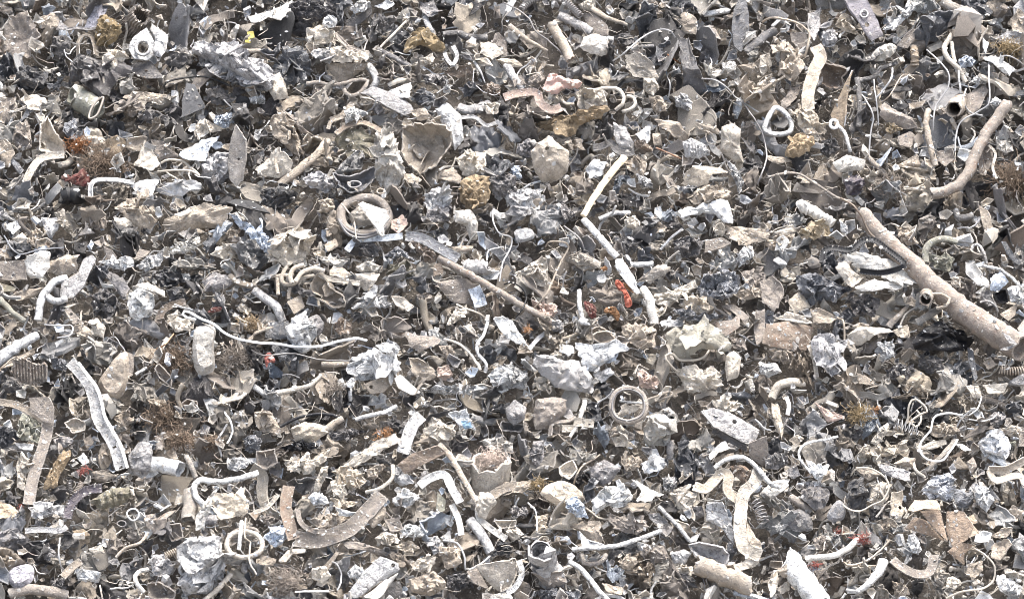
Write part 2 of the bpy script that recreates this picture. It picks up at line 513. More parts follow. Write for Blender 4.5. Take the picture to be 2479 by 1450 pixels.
def strip_mesh(P, w, rng, tilt=0.0, crumple=0.0, thick=0.003, channel=0.10, holes=()):
    P = np.asarray(P, float)
    n = len(P)
    T = np.gradient(P, axis=0)
    T /= np.maximum(1e-9, np.linalg.norm(T, axis=1))[:, None]
    look = unit(-VDIR * 0.6 + NRM * 0.4)
    X = np.cross(T, look)
    X /= np.maximum(1e-9, np.linalg.norm(X, axis=1))[:, None]
    if tilt:
        for i in range(n):
            z = unit(np.cross(X[i], T[i]))
            up = 1.0 if np.dot(z, look) > 0 else -1.0
            X[i] = X[i] * math.cos(tilt) + z * up * math.sin(tilt)
    Z = np.cross(X, T)
    Z *= np.sign((Z @ look) + 1e-9)[:, None]
    cols = 7
    c = np.linspace(-1, 1, cols)
    ln = np.concatenate([[0], np.cumsum(np.linalg.norm(np.diff(P, axis=0), axis=1))])
    sd = rng.uniform(0, 80)
    C, I = np.meshgrid(c, np.arange(n))
    q = np.stack([C.ravel() * 0.7, (ln[I] / w * 1.4).ravel(), np.full(n * cols, sd)], 1)
    edge = 1 + 0.10 * noise(q * 1.7).reshape(n, cols) * (np.abs(C) > 0.9) * (1 + 3 * crumple)
    z = (channel * (C ** 2) * w * 0.5 + w * 0.10 * (0.5 + crumple * 3) * fbm(q, 3).reshape(n, cols) + crumple * w * 0.5 * tri(q[:, 1].reshape(n, cols) * 0.8 + 0.5 * C + sd))
    V = P[:, None, :] + X[:, None, :] * (C * edge * w * 0.5)[..., None] + Z[:, None, :] * z[..., None]
    F = []
    for i in range(n - 1):
        for k in range(cols - 1):
            a = i * cols + k
            f = (a, a + 1, a + cols + 1, a + cols)
            F.append(f)
    V = V.reshape(-1, 3)
    for (hp, hr) in holes:
        keep = []
        for f in F:
            if np.linalg.norm(V[list(f)].mean(0) - hp) > hr: keep.append(f)
        F = keep
    # front side must look outwards
    f = F[len(F) // 2]
    nn = np.cross(V[f[1]] - V[f[0]], V[f[2]] - V[f[0]])
    if np.dot(nn, look) < 0: F = [g[::-1] for g in F]
    return solidify(V, F, thick)

def coil_mesh(P, r, wr, turns, rng):
    P = np.asarray(P, float)
    D = resample(P, 200, False)
    T = np.gradient(D, axis=0)
    T /= np.linalg.norm(T, axis=1)[:, None]
    u = unit(np.cross(T[0], NRM))
    H = []
    for i in range(200):
        u = unit(u - T[i] * np.dot(u, T[i]))
        w = np.cross(T[i], u)
        a = i / 199 * turns * 2 * math.pi
        H.append(D[i] + u * r * math.cos(a) + w * r * math.sin(a))
    H = resample(np.array(H), int(turns * 12), False)
    return tube_mesh(H, wr, 5, dent=0.0)

def tuft_mesh(r, rng, n, flat=0.5):
    """a knot of curved hairs, each a thin three sided tube"""
    V, F = [], []
    rs = np.random.RandomState(rng.randint(0, 99999))
    for _ in range(int(n * 1.3)):
        a = rs.uniform(0, 6.283)
        rr = r * min(1.0, abs(rs.normal(0, 0.5)))
        c = np.array([rr * math.cos(a) * 1.25, rr * math.sin(a) * 0.8, rs.uniform(-0.25, flat) * r * math.exp(-(rr / r) ** 2)])
        d = rs.normal(size=3); d[2] *= 0.28; d = unit(d)
        L = r * rs.uniform(0.35, 1.0)
        pts = [c]
        for k in range(7):
            d = unit(d + rs.normal(size=3) * (0.42, 0.42, 0.25))
            pts.append(pts[-1] + d * L / 7)
        wv, wf = tube_mesh(np.array(pts), rs.uniform(0.0005, 0.0010), 3, dent=0.0)
        b = len(V)
        V.extend(wv.tolist())
        F.extend(tuple(i + b for i in f) for f in wf)
    return np.array(V), F

# ------------------------------------------------------------------ objects
def link(name, me, loc, tint, parent=None, label=None, cat=None, group=None, kind=None):
    o = bpy.data.objects.new(name, me)
    COL.objects.link(o)
    if parent is not None:
        o.parent = parent
        o.location = Vector(loc) - parent.location
    else:
        o.location = Vector(loc)
    o.color = (*tint, 1.0)
    if label: o["label"] = label
    if cat: o["category"] = cat
    if group: o["group"] = group
    if kind: o["kind"] = kind
    return o

# ------------------------------------------------------------------ the heap itself, and the yard below it
def build_ground():
    xs = np.linspace(-5, 5, 260)
    ts = np.linspace(-3.9, 7.0, 220)
    X, Tt = np.meshgrid(xs, ts)
    up = np.minimum(Tt, 3.4) - np.maximum(0, Tt - 2.6) ** 2 * 0.0
    Y = ORIGIN[1] + Tt * math.cos(SLOPE)
    Z = ORIGIN[2] + np.where(Tt < 3.2, Tt, 3.2 + np.tanh((Tt - 3.2) * 0.8)) * math.sin(SLOPE)
    q = np.stack([X.ravel() * 4, Tt.ravel() * 4, np.zeros(X.size)], 1)
    b = fbm(q, 4).reshape(X.shape) * 0.035 + fbm(q * 4.1 + 5, 2).reshape(X.shape) * 0.014 - 0.062
    V = np.stack([X, Y + NRM[1] * b, Z + NRM[2] * b], -1).reshape(-1, 3)
    nx = len(xs)
    F = [(r * nx + c, r * nx + c + 1, (r + 1) * nx + c + 1, (r + 1) * nx + c) for r in range(len(ts) - 1) for c in range(nx - 1)]
    me = mesh_of("terrain", V, F, M_DIRT, None)
    link("terrain", me, (0, 0, 0), (.14, .122, .105), kind="structure")
    s = 600.0
    me = mesh_of("ground", [(-s, -s, 0), (s, -s, 0), (s, s, 0), (-s, s, 0)], [(0, 1, 2, 3)], M_DIRT, None)
    link("ground", me, (0, 0, 0.02), (.16, .14, .12), kind="structure")
build_ground()

SURVEY = """
@0,0
sh;taupe;*folded taupe box corner at the heap's edge;e40 a-20 h5;75,130 200,90 300,270 240,350 215,415 0,390 -20,330 50,210
sh;lilac;*lilac grey bent sheet tongue;e55 h6;720,-20 800,-10 770,70 720,150 660,215 600,195 650,110
hu;taupe;*knurled taupe threaded fitting;r78 g22 h5 H3;1010,110 930,205
fm;och;*gold brown stiff cloth lump;h6 e35;750,110 870,190 860,260 780,330 690,310 700,190
sp;tan;*tan metal band bent into an upright hoop;w50 t60 h5;560,400 560,300 600,255 650,262 680,320 690,400
pl;white;*pale bearing bracket with round bore;h8 e35 o1025,345,50;1050,200 1110,310 1115,390 1050,435 960,420 920,350 950,270
+ring_rim;cl;pale;;r13 h9;975,345 990,308 1025,292 1062,310 1076,345 1060,380 1025,397 988,380
do;pale;grey bent casting arm;h6;1090,175 1210,260 1200,330 1160,420 1100,400 1110,300 1070,220
cr;cream;whitish torn sheet;h6 e60;840,345 920,400 870,470 850,510 740,490 730,410
lu;dk;dark grey clod;h4;510,470 600,400 700,430 720,490 640,560 500,600
lu;dk;dark pitted hub;h4;370,270 440,260 510,300 500,400 420,420 380,380
lu;char;charcoal clod;h4;90,500 200,470 280,520 360,600 250,640 130,610
lu;palem;*long mottled grey crushed bar;h7 e50;1390,310 1450,290 1600,360 1780,430 1930,480 1980,560 1940,650 1780,590 1580,490 1380,390
pl;taupe;taupe flat strip end;h5;1420,520 1520,460 1550,520 1420,640 1340,700 1300,660 1380,600
wi;blk;*thick black wire arch;r11 h8;1180,650 1180,600 1250,570 1400,552 1500,555 1640,610
hu;olvg;*crushed grey green can with ribbed rim;r88 h5;520,690 600,730 700,790
+rib;cl;taupe;;r9 h10;640,850 650,790 690,730 740,700 720,770 690,830
bo;cream;*pale scoop shaped shell;h6 e25;340,840 290,900 285,1080 350,1105 470,1100 460,1040 390,960 360,900
sp;cream;*cream claw shaped strip;w52 h7;180,1310 230,1210 290,1140 380,1115 460,1110
sh;ochl;*orange tan flake with a small hole;h7 e30 o860,990,14;740,1000 840,970 900,1000 900,1060 830,1130 770,1110
sh;tan;beige flake;h6 e30;930,990 1050,980 1050,1080 960,1090 900,1060
sh;cream;pale triangular sheet;h6 e45;1040,1010 1100,1090 1150,1180 1090,1230 950,1180 1000,1080
sh;taupe;taupe pointed sheet;h5 e40;1080,1010 1180,1020 1280,1110 1260,1130 1130,1140 1090,1080
sh;bluew;*translucent blue grey plastic sheet;h7 e55;1280,1100 1450,1000 1570,980 1500,1080 1460,1160 1310,1150
pl;taupes;*upright leaf shaped speckled bar;h8 e25 o1708,1140,10;1690,890 1760,1000 1760,1150 1740,1290 1690,1340 1640,1280 1630,1170 1660,1000
lu;palem;speckled grey lump;h5;1440,1180 1560,1090 1650,1100 1630,1230 1560,1320 1470,1290
wi;cream;*cream wire bent in a flat loop;r11 h9;1130,1230 1250,1225 1370,1228 1440,1270 1390,1220 1320,1160 1220,1150 1170,1175
ra;mar;*dark red torn rag;h5;540,1250 600,1205 650,1290 620,1340 480,1310 440,1260
tf;brn;*brown tangled fibre mat;r150 h5;750,1160
tf;rust;rusty red fibre tuft;r80 h6;560,1040
hu;blk;*black ribbed rubber bushing;r62 g0 c5 h6;462,1400 575,1400
sp;pale;*pale curved metal channel;w40 h7 t35;650,1430 650,1330 700,1290 830,1290 960,1310
sh;white;white crumpled sheet end;h7 e60;930,1340 1060,1290 1150,1290 1100,1370 1090,1400 980,1370
ra;pale;layered pale grey wad;h6;1110,1370 1200,1310 1320,1290 1430,1310 1430,1350 1280,1410 1180,1390
co;dk;*small dark coil spring;r14 h7;60,1370 100,1340 140,1300 170,1250
tu;slate;blue grey stub rod;r30 h6;60,1130 110,1180 160,1240
pl;yel;*bright yellow plastic chip;h7 e40;1770,230 1815,225 1825,270 1780,282
+shard;pl;yel;;h7 e40;1755,290 1790,285 1795,310 1755,307
tu;tan;tan broken rod;r20 h7;1680,370 1780,368 1865,365
sh;tan;tan curled sheet;h6;260,140 380,95 420,130 420,190 290,205
pl;grey;grey corner chip;h6;430,150 500,210 400,215
sp;grey;thin grey bent strip;w18 h6;470,215 560,200 640,212 700,195
pl;dk;dark grey flat plate;h5 e60;960,460 1080,440 1130,500 1180,560 1030,560 900,500
cr;taupe;taupe creased wad;h5;870,730 1000,730 1050,780 940,840 870,790
wi;tan;*thin tan wire ring;r8 h7;730,510 675,555 672,610 730,650 775,620
sp;cream;cream bone shaped strip;w36 h8;760,490 752,560 770,640
sh;tan;long tan sliver;h6 e60;880,690 1060,670 1250,680 1250,712 1100,722 900,712
cr;slate;slate corrugated scrap;h5 n;460,880 540,870 610,960 520,1020 450,950
fo;dk;dark crumpled foil;h5;970,850 1080,780 1250,860 1290,910 1080,890
fo;bluew;pale blue foil;h6;1540,830 1660,810 1680,880 1600,930 1530,890
fo;white;white blue foil;h6;1780,700 1890,680 1900,750 1800,745
cr;cream;cream creased sheet;h6 e50;1390,920 1440,860 1560,900 1650,910 1500,960 1420,1010
sh;taupe;taupe folded sheet;h4;0,720 90,690 130,780 100,850 0,900
sh;cream;cream thin sheet;h5 e55;150,700 250,670 340,700 330,800 200,790
cr;taupe;taupe rough wad;h4;110,900 210,860 230,1060 130,1090 90,1000
lu;dk;dark knotty lump;h4;1190,420 1280,350 1370,370 1380,460 1270,490 1180,460
sh;tan;tan curled flap;h5;0,1010 60,1000 110,1100 60,1200 0,1180
cr;dk;dark crumpled scrap;h5;1480,640 1560,610 1640,660 1650,740 1560,760 1480,720
@1,0
sh;creamw;*bright cream sheet strip;h7 e60;-40,130 60,95 160,60 280,20 270,110 200,150 120,130 30,170
fm;char;*burnt charcoal foam lump;h6;260,60 380,0 560,30 600,110 480,160 330,160
pl;dk;dark curved plate;h4;660,150 780,100 850,40 860,100 760,180 680,200
fo;white;white blue foil;h6 e60;700,70 800,0 850,20 820,80 740,100
sh;white;white sheet scrap;h6 e60;870,40 960,10 1030,30 960,70
lu;cream;*cream casting with a knobbed top;h6;380,210 520,200 600,230 590,290 510,330 400,320
+knob;lu;white;;h9;520,130 560,110 600,150 590,200 530,210 500,180
cr;cream;*cream torn shelf of sheet;h8 e65;540,360 620,340 700,400 800,400 865,385 830,430 720,450 560,440
sh;tan;tan sheet face;h5 e20;545,450 700,460 830,450 770,520 700,560 600,600 560,520
sh;taupe;taupe pointed flap;h7 e50;600,230 660,300 780,360 830,380 700,370 610,290
cr;slated;*dark slate crumpled bag;h7 e35;150,500 220,350 340,330 420,400 430,510 380,600 250,610 200,560
do;cream;*pale cream bent stub;h6;120,560 200,520 240,600 260,700 160,720 110,640
tu;cream;*thin pale stick;r10 h9;920,340 1010,250 1110,150
tu;grey;dark grey rod;r23 h7;880,345 1000,405 1140,480
ra;och;*mustard coloured stiff rag;h8 e50;1090,330 1190,210 1290,240 1390,340 1300,365 1200,320 1100,390
tu;pale;pale rod end;r24 h6;1240,120 1270,200 1300,250
tu;dk;dark lumpy bar;r30 h7;1370,250 1480,240 1560,270 1680,275
sh;grey;grey bent sheet;h5 e60;1200,0 1300,0 1340,100 1270,130 1210,80
pl;dk;dark taupe plate;h4 e30;1410,110 1560,20 1700,0 1600,90 1500,140
fo;dk;dark foil wad;h6;820,220 900,120 1050,130 960,230 850,310
sh;cream;cream square scrap;h6;1640,300 1720,310 1800,390 1720,430 1640,380
sh;taupe;taupe folded flap;h5;1700,330 1750,240 1830,300 1830,400 1770,380
sh;brn;brown arched sheet;h5 e20;1380,520 1450,480 1570,460 1600,530 1480,560
sp;pale;*pale forked strip;w28 h8;1380,380 1400,430 1440,462 1470,400 1440,330
sh;grey;grey fin;h7;1480,390 1560,400 1590,440 1520,430
tu;pale;pale tapered spike;r15,5 h8;1590,440 1640,520 1670,595
cr;cream;cream creased lump;h6;1130,480 1220,420 1300,380 1310,450 1180,500
tu;taupe;*taupe zigzag bent rod;r17 h8;390,600 470,590 560,612 640,602 760,570 830,580 790,650 720,690 670,665 660,630
tu;pale;pale curved tube;r32 h6;830,470 870,520 890,590 860,640
pl;greyl;*flat grey plate with torn end;h9 e40;780,670 870,620 1000,660 1140,750 1160,800 1090,830 950,760 860,700
sh;white;white sheet behind the plate;h7 e55;970,650 1060,600 1140,590 1130,700 1060,712
tu;cream;cream rolled edge;r22 h8;980,612 1050,580 1115,582
fo;slated;dark foil ball;h6;1140,680 1220,640 1320,680 1300,760 1200,770
do;whitem;*white grey cone of sheet;h6;1310,780 1400,740 1500,830 1520,1000 1450,1080 1400,980 1350,870
bo;tanl;*large tan torn bowl casing;h8 e28;1080,920 1170,890 1260,890 1370,900 1440,960 1410,1060 1310,1200 1200,1250 1110,1180 1095,1050
cr;tan;tan crumpled column;h6 e30;130,850 210,800 300,900 340,960 380,1110 290,1120 160,970
do;taupe;taupe dented tube;h5;220,790 330,840 370,920 440,970 350,960 300,880
sh;cream;*square cream bracket with a ridge;h8 e35;30,1200 140,1110 200,1060 290,1150 270,1230 170,1280 40,1250
+ridge;tu;tan;;r15 h10;160,1100 172,1170 185,1250
tu;tan;*long tan bone straight rod;r37 h9;200,1325 320,1230 420,1150 500,1070 540,1005
sp;brnl;brown rolled arch;w42 h8 t30;600,960 680,905 800,880 920,935 1010,960
sh;olvd;dull olive sheet;h4 e35;600,980 740,920 870,960 860,1130 730,1150 620,1080
cr;creamg;*upright cream grey crumpled column;h8 e25;890,930 1000,920 1040,1000 1060,1090 1090,1250 1030,1370 940,1370 880,1250 870,1050
bo;dks;*dark steel boat shaped dish;h7 e50;580,1250 700,1280 870,1210 885,1260 800,1360 700,1390 620,1335
+ring;cl;grey;;r7 h9;690,1320 720,1300 765,1305 780,1325 745,1345 705,1342
sp;tan;tan hooked strip;w38 h7;560,860 640,830 720,740
sp;tan;narrow tan hooked strip;w26 h8;545,925 570,870 660,835
cr;cream;*fan shaped cream crumple;h7 e40;1460,1150 1560,1080 1680,1100 1690,1200 1620,1270 1520,1270
sh;tan;tan arched scrap;h6;1310,1270 1360,1210 1440,1200 1500,1270 1480,1320 1390,1300
fm;ochl;*orange brown crumbled foam;h7 e25;1500,1320 1580,1260 1690,1270 1700,1360 1690,1460 1560,1510 1500,1440
cr;pale;pale grey folded wad;h6;1230,1420 1290,1350 1420,1340 1430,1440 1360,1520 1250,1500
fo;grey;grey foil wad;h6;1690,1310 1780,1240 1890,1260 1890,1400 1750,1420
fo;char;charcoal foil wad;h5;50,1400 110,1340 300,1370 350,1410 300,1450 180,1520 60,1470
lu;palem;light grey lump;h6;360,1280 480,1230 590,1290 600,1350 480,1360 390,1320
cl;tan;small wire ring pair;r5 h9;895,1370 915,1352 945,1362 945,1382 912,1388
tu;greyl;grey bent tube;r46 h6;1480,775 1560,795 1650,770 1700,750
cr;cream;cream crumple on a tube;h8;1660,740 1780,740 1760,820 1680,820
sp;pale;pale wavy edge strip;w26 h7;1500,842 1600,842 1680,900 1770,870
sh;tan;tan torn shard;h7 e25;1140,800 1230,770 1300,850 1200,870
fo;white;white folded foil;h7;660,800 720,770 840,820 760,860 670,885
sh;tan;tan upright flap;h5;1650,1090 1770,1060 1840,1000 1800,1090 1700,1120
sh;tan;tan leaf scrap;h5;1080,1250 1150,1240 1220,1290 1180,1330 1110,1310
lu;grey;small grey nodule;h5;860,760 920,740 950,800 900,830
cr;taupe;taupe folded scrap;h5;440,620 520,600 560,680 500,720 430,690
cr;taupe;taupe shredded wad;h5;300,730 400,700 420,780 340,800
fo;grey;grey crumpled foil;h5;1200,540 1330,530 1420,570 1380,620 1250,610
cr;brn;brown ribbed husk;h5 n;1650,620 1720,590 1790,620 1770,690 1680,690
@2,0
co;grey;*dark coil spring bowed across the top edge;r32 h8;120,75 170,25 250,-15 350,-25 440,15 500,70 550,120
wi;grey;*long grey wire by the coil spring;r8 h9;0,20 110,80 180,130 220,220 300,280 380,350 440,415
hu;tan;*tan tube with open end;r38 h8;335,165 380,240 430,330 480,430
tu;tan;tan tapered rod;r26,12 h7;40,190 130,260 210,310 310,365
tu;tan;tan stick stub;r25,14 h7;630,60 720,120 800,150 880,180
lu;cream;cream lump;h6;530,40 600,0 660,10 640,60 570,75
tu;greyl;grey brown tube;r40 h6;400,115 480,150 560,190 625,235
pl;taupe;taupe plate;h4;560,100 640,90 740,180 745,260 620,240
do;creamg;*round speckled cup shell;h8;540,340 570,270 650,240 740,280 775,370 700,410 620,390
sh;tan;tan boxy fold;h6 e35;1220,140 1290,85 1360,110 1390,180 1380,250 1290,240
tu;white;white tube stub;r27 h7;1430,105 1520,92 1605,80
pl;dks;*spade shaped dark plate;h8 e30;1650,60 1690,0 1740,0 1755,100 1752,250 1700,380 1650,330 1630,200
tu;greyd;*dark grey slanting rod;r38 h7;1735,375 1830,290 1940,215
hu;taupe;short taupe tube;r45 h6;1460,200 1490,255 1520,310
wi;pale;*pale hooked wire;r8 h9;780,435 870,370 960,290 1040,240 1130,210 1200,215 1235,262
tu;grey;grey rod;r16 h6;880,345 980,338 1070,330
sh;tang;*fan shaped tan sheet with pale edge;h8 e35;870,400 980,390 1060,450 1100,530 1100,580 1000,560 940,560 880,500
lu;cream;cream knuckle;h8;1000,560 1080,560 1110,620 1060,690 1000,650
sh;greyd;*tall dark grey folded tongue;h9 e30 f;1270,260 1340,260 1350,370 1400,530 1460,640 1360,710 1310,680 1290,530 1260,400
ra;pink;*pale pink cloth scrap;h8 e50;340,530 410,550 540,580 550,620 430,640 370,680 290,640 300,580
sp;pinkl;*pinkish tan curled lip;w58 h8;0,700 100,670 230,665 260,740 340,790 410,770
tu;cream;*cream hooked pipe;r16 h10;640,650 740,630 820,640 860,690 850,750 800,790
tu;cream;small cream hook;r15 h9;880,690 930,700 942,750 900,790 850,800
cr;cream;cream shredded cluster;h7;510,640 620,640 740,680 740,760 620,840 530,780
fm;ochl;*tan foam strip with ragged edge;h8 e45;230,900 380,860 540,830 680,780 770,760 700,850 560,900 500,980 390,960 280,930
tu;tan;small tan hook;r14 h8;400,700 440,745 500,750
sh;greyl;*pointed grey shell with shiny rim;h9 e35;790,880 880,920 930,1030 920,1090 830,1080 800,990
sp;dk;dark bent bracket;w48 h7;640,1060 700,1050 770,1020 800,1070 870,1100 930,1085
do;tanl;*big tan dome with a small hole;h9 e25 o310,1070,15;190,1090 240,1030 320,970 400,1040 470,1090 460,1230 380,1300 270,1310 210,1200
cr;tan;tan rumpled sheet;h6;330,980 470,980 560,1000 570,1080 450,1090 380,1050
sh;white;white shard;h7 e60;940,960 1050,900 1050,990 1010,1060
lu;brn;*small brown wood block;h8 e50;930,1000 1060,1050 1070,1090 940,1060
tu;rust;thin rusty rod;r8 h8;1090,1060 1180,1100 1270,1140
tu;wood;*pale wooden stick;r33,26 h10 F;870,1120 800,1200 730,1290 640,1420 570,1550
do;pale;*pale radiator shell with fine ribs;h8 R7;1280,1020 1340,990 1430,1030 1480,1090 1400,1140 1300,1130
do;cream;*crushed cream can;h9 e20 F;1560,910 1640,880 1700,930 1690,1040 1720,1170 1640,1150 1550,1090
sh;creamt;*cream tan folded wedge;h9 e55 f;1270,1300 1330,1230 1450,1170 1560,1160 1600,1210 1500,1260 1450,1320 1330,1330
cr;tan;broad pale tan fold;h7;1310,1430 1400,1350 1560,1320 1620,1390 1600,1450 1350,1470
sh;tan;*tan triangular trough;h7 e50 f;1100,820 1200,860 1330,960 1320,990 1200,970 1120,900
cr;tan;upright tan crumple;h7;1040,690 1130,690 1170,800 1100,810 1060,780
wi;pale;crooked pale wire;r6 h9;1180,700 1190,600 1170,540 1230,500 1270,490
wi;pale;*pale wire with a tangled knot;r8 h9;1420,565 1520,570 1600,630 1660,700 1750,760 1815,805
+knot;wi;white;;r5 h10;1690,650 1740,630 1800,690 1720,700 1750,640 1700,690 1660,720 1780,710
wi;rust;red brown twig;r9 h8;1170,390 1230,430 1262,450
lu;creamw;cream bead;h8;1560,470 1620,440 1670,470 1640,510 1590,510
sh;tan;tan curled sheet;h6;1680,470 1800,450 1894,390 1900,500 1780,560
tu;pale;pale stub rod;r35 h6;20,470 60,540 140,640
sh;creamt;cream fold;h6;-60,430 0,415 90,430 140,480 60,490 0,475
lu;pale;pale lump;h7;1220,700 1300,680 1355,740 1320,800 1250,770
fo;bluew;blue white foil scrap;h6;40,1200 90,1190 140,1280 70,1290
sh;whitem;*twisted white flap;h7;590,1230 650,1130 730,1160 710,1250 620,1285
wi;grey;*long crooked grey wire;r8 h9;1700,720 1750,800 1830,920 1870,1040 1880,1150 1840,1270 1810,1340
fo;pale;pointed pale foil;h7;1590,1140 1660,1200 1720,1330 1690,1390 1640,1270
cr;pale;pale gauze wad;h6;0,1400 100,1370 260,1360 280,1450 240,1510 130,1560 30,1470
cr;tan;tan crumple;h6;860,1170 960,1110 1030,1190 1000,1260 900,1240
fo;pale;pale foil strips;h7;940,1250 1020,1270 1080,1330 1010,1350
sh;tan;tan shard upright;h6;1060,960 1120,950 1140,1040 1070,1040
sh;taupe;taupe flap;h5;1130,1240 1190,1260 1250,1350 1180,1340
fo;pale;pale crumpled foil;h6;1250,1350 1370,1330 1420,1350 1300,1400
cr;dk;dark wad;h4;780,260 900,240 960,330 850,330
lu;grey;grey nugget cluster;h5;90,1060 180,990 240,1040 180,1130 110,1120
sh;tan;tan plank shard;h5;1370,880 1480,900 1550,940 1530,960 1400,930
cr;taupe;taupe crumple;h5;20,560 130,540 160,610 60,640
lu;taupe;taupe nugget;h5;180,560 270,510 300,580 240,640 170,610
sh;taupe;taupe rough sheet;h4;110,280 230,210 330,260 300,350 180,350
cr;taupe;taupe heap of folds;h5;980,1 1080,20 1130,100 1030,130 960,80
@3,0
pl;lilacd;*dark perforated steel plate with bolt holes;h9 e45 o770,178,18 o748,103,15;600,-10 760,-10 800,60 850,150 890,250 800,290 760,240 690,130 640,70
+bolt_ring;cl;greyl;;r6 h10;722,103 735,80 760,78 775,100 762,124 737,126
wi;tan;*tan hooked thick wire;r12 h9;20,160 90,125 200,135 300,170 370,240 360,340 340,410
sp;white;*small white curled rim;w26 h8 t40;90,190 150,142 200,172 200,215 150,222
pl;taupe;taupe bin shaped plate;h6;220,240 330,230 350,320 280,350 230,300
sh;greyl;grey upright shard;h6;350,100 440,60 440,180 390,290 340,260
cr;creamt;*cream crown shaped crumple;h7;550,180 600,90 660,130 650,200 720,260 600,230
lu;palem;mottled grey lump;h6;440,240 540,210 560,300 480,330
sp;creamt;*long cream tan cloth ribbon;w88 h9 k;400,330 435,410 400,490 375,570 350,650 345,780
cr;creamt;cream tan knotted cloth;h9;280,760 390,800 430,880 480,950 400,980 330,980 270,880
fm;ochl;crumbling tan cloth end;h8;250,980 330,960 400,1020 300,1120 180,1120
cr;tan;*broad tan crumpled sheet;h7;90,270 200,300 320,460 310,540 220,580 130,540 150,400
sh;cream;cream curled shard;h7;0,400 60,390 90,470 30,540 0,520
cr;cream;cream rough wad;h6;-20,600 60,560 130,590 100,660 10,680
bo;brn;*brown cup with a dark mouth;h7 e20;450,460 540,470 640,500 590,560 600,620 520,640 440,600
cl;white;*white triangular metal ring;r20 h9;110,775 180,810 225,880 215,945 130,965 40,940 55,860
pl;tano;*long orange tan flap;h8 e25;660,510 640,620 620,760 600,930 550,900 510,830 560,700 620,580
tu;white;thin white rod;r9 h9;665,510 620,600 585,680
wi;slate;slate blue wire;r8 h9;622,680 618,800 605,910
tu;dk;*dark upright rod;r23 h9;700,560 715,700 710,910
tu;white;*white eyelet bolt;r15 h9;560,900 610,950 640,1050 650,1090
+eye;cl;whiteb;;r12 h10;505,880 525,860 555,875 555,905 530,920 507,905
sh;taupe;*folded taupe pouch;h9 e40 f;860,780 900,720 950,760 1030,830 1120,900 1130,930 1060,930 950,890 870,820
cr;och;ochre scrap under the pouch;h7;890,880 960,880 1030,930 940,960 890,920
wi;pale;*long pale wavy wire;r8 h10;1200,360 1270,420 1350,510 1360,600 1320,680 1260,760 1240,860 1235,940
wi;white;short white bent wire;r9 h10;950,490 940,570 880,660 830,710
wi;white;thin white upright wire;r6 h9;820,570 830,680 845,800 845,900
wi;pale;pale kinked wire;r8 h9;730,680 800,780 820,850 795,960 775,1120
tu;cream;*cream forked branch rod;r22 h9;1430,150 1370,260 1320,340 1340,410 1420,490 1475,590
+prong;tu;cream;;r14 h9;1375,300 1388,400 1405,450
sh;whiteb;*bright white chalky paper;h9 e55;1650,400 1720,410 1830,500 1790,540 1700,490 1600,440
+tip;sh;whiteb;;h10 e40;1600,270 1640,310 1620,390 1600,340
fo;bluew;blue white foil;h8;1420,440 1480,400 1550,430 1530,480 1440,490
hu;tan;*open tan pipe end facing out;r62 h7 H5;1395,785 1440,715
pl;taupe;taupe flap beside the pipe end;h6;1480,680 1600,620 1640,640 1580,780 1500,830 1480,760
hu;brnt;*long curved brown pipe;r46,40 h11;1770,750 1700,850 1620,960 1560,1080 1500,1220 1430,1320 1330,1370 1230,1390
+concrete_crust;lu;white;;h12;1740,735 1790,720 1800,770 1760,790
wi;pale;*pale wire draped to the curved pipe;r8 h11;1640,440 1640,560 1640,740 1560,800 1440,860 1400,960 1390,1080
wi;pale;thin curved wire;r8 h9;1480,640 1465,720 1500,800 1600,830
wi;tan;thin tan wire loop;r6 h10;870,740 930,690 1010,560 1060,545 1110,580
tu;tan;*tan wooden peg;r26 h9;1210,790 1190,870 1210,1000 1260,1190
sh;taupe;taupe folded lump;h6;1270,1080 1380,1070 1400,1140 1330,1200 1270,1150
pl;taupe;square taupe chip;h6;990,980 1080,940 1130,980 1080,1060 1000,1040
sh;tan;tan corner sheet;h5;1000,1180 1130,1110 1160,1190 1060,1220
tu;tanb;*ridged tan cork;r34 c5 h8;1110,340 1110,405 1112,470
tu;dk;*dark twisted cable;r20 h8;720,580 820,550 870,490 980,455
ra;creamg;folded cream grey cloth;h7;800,420 840,350 940,310 980,360 880,440
pl;taupe;taupe upright plate;h6;980,330 1060,240 1110,200 1110,280 1060,350
cr;whitem;*white grey crumpled bar;h9 e50;880,210 1000,130 1080,0 1150,20 1080,110 960,220
tu;tang;tan grey roller;r46 h6;1310,15 1375,50 1440,85
sh;tan;tan broad leaf;h6;1600,40 1720,0 1770,90 1680,110
sh;tan;pointed tan leaf;h6;1800,130 1850,70 1900,130 1900,250 1820,220
tf;och;*ochre fibre tuft;r85 h7;1790,350
sh;greyl;grey brown sheet;h5;1670,280 1780,220 1900,260 1900,340 1760,300
wi;pale;pale arched wire;r7 h9;1700,420 1780,400 1850,430 1900,470
tu;brnt;pinkish brown rod;r22 h7;780,1130 840,1190 900,1250
tu;cream;short cream stick;r10 h8;735,1285 800,1255 860,1225
do;creamg;*cream grey crushed tube;h7;520,1170 620,1110 760,1150 740,1220 560,1240
lu;purp;*dark purple clod;h6;600,1290 700,1250 760,1310 700,1400 620,1400
sh;tan;flat tan plate;h6;50,1110 130,1120 230,1160 150,1180 60,1150
tu;taupe;*long thin taupe rod;r11 h9;60,1270 200,1240 290,1250 420,1330 560,1420 660,1445
sh;taupe;bent taupe plate;h6;1620,1040 1680,1080 1660,1160 1620,1260 1570,1250 1570,1120
sp;cream;narrow cream strip;w18 h8;1640,1040 1690,1100 1670,1200 1700,1280
cr;creamg;cream grey wad;h6;1690,1020 1800,1010 1820,1090 1770,1100 1700,1070
fo;white;white foil scrap;h7;1490,600 1560,540 1640,590 1600,610
cr;white;white crumbly patch;h7;1650,740 1690,690 1740,730 1700,760
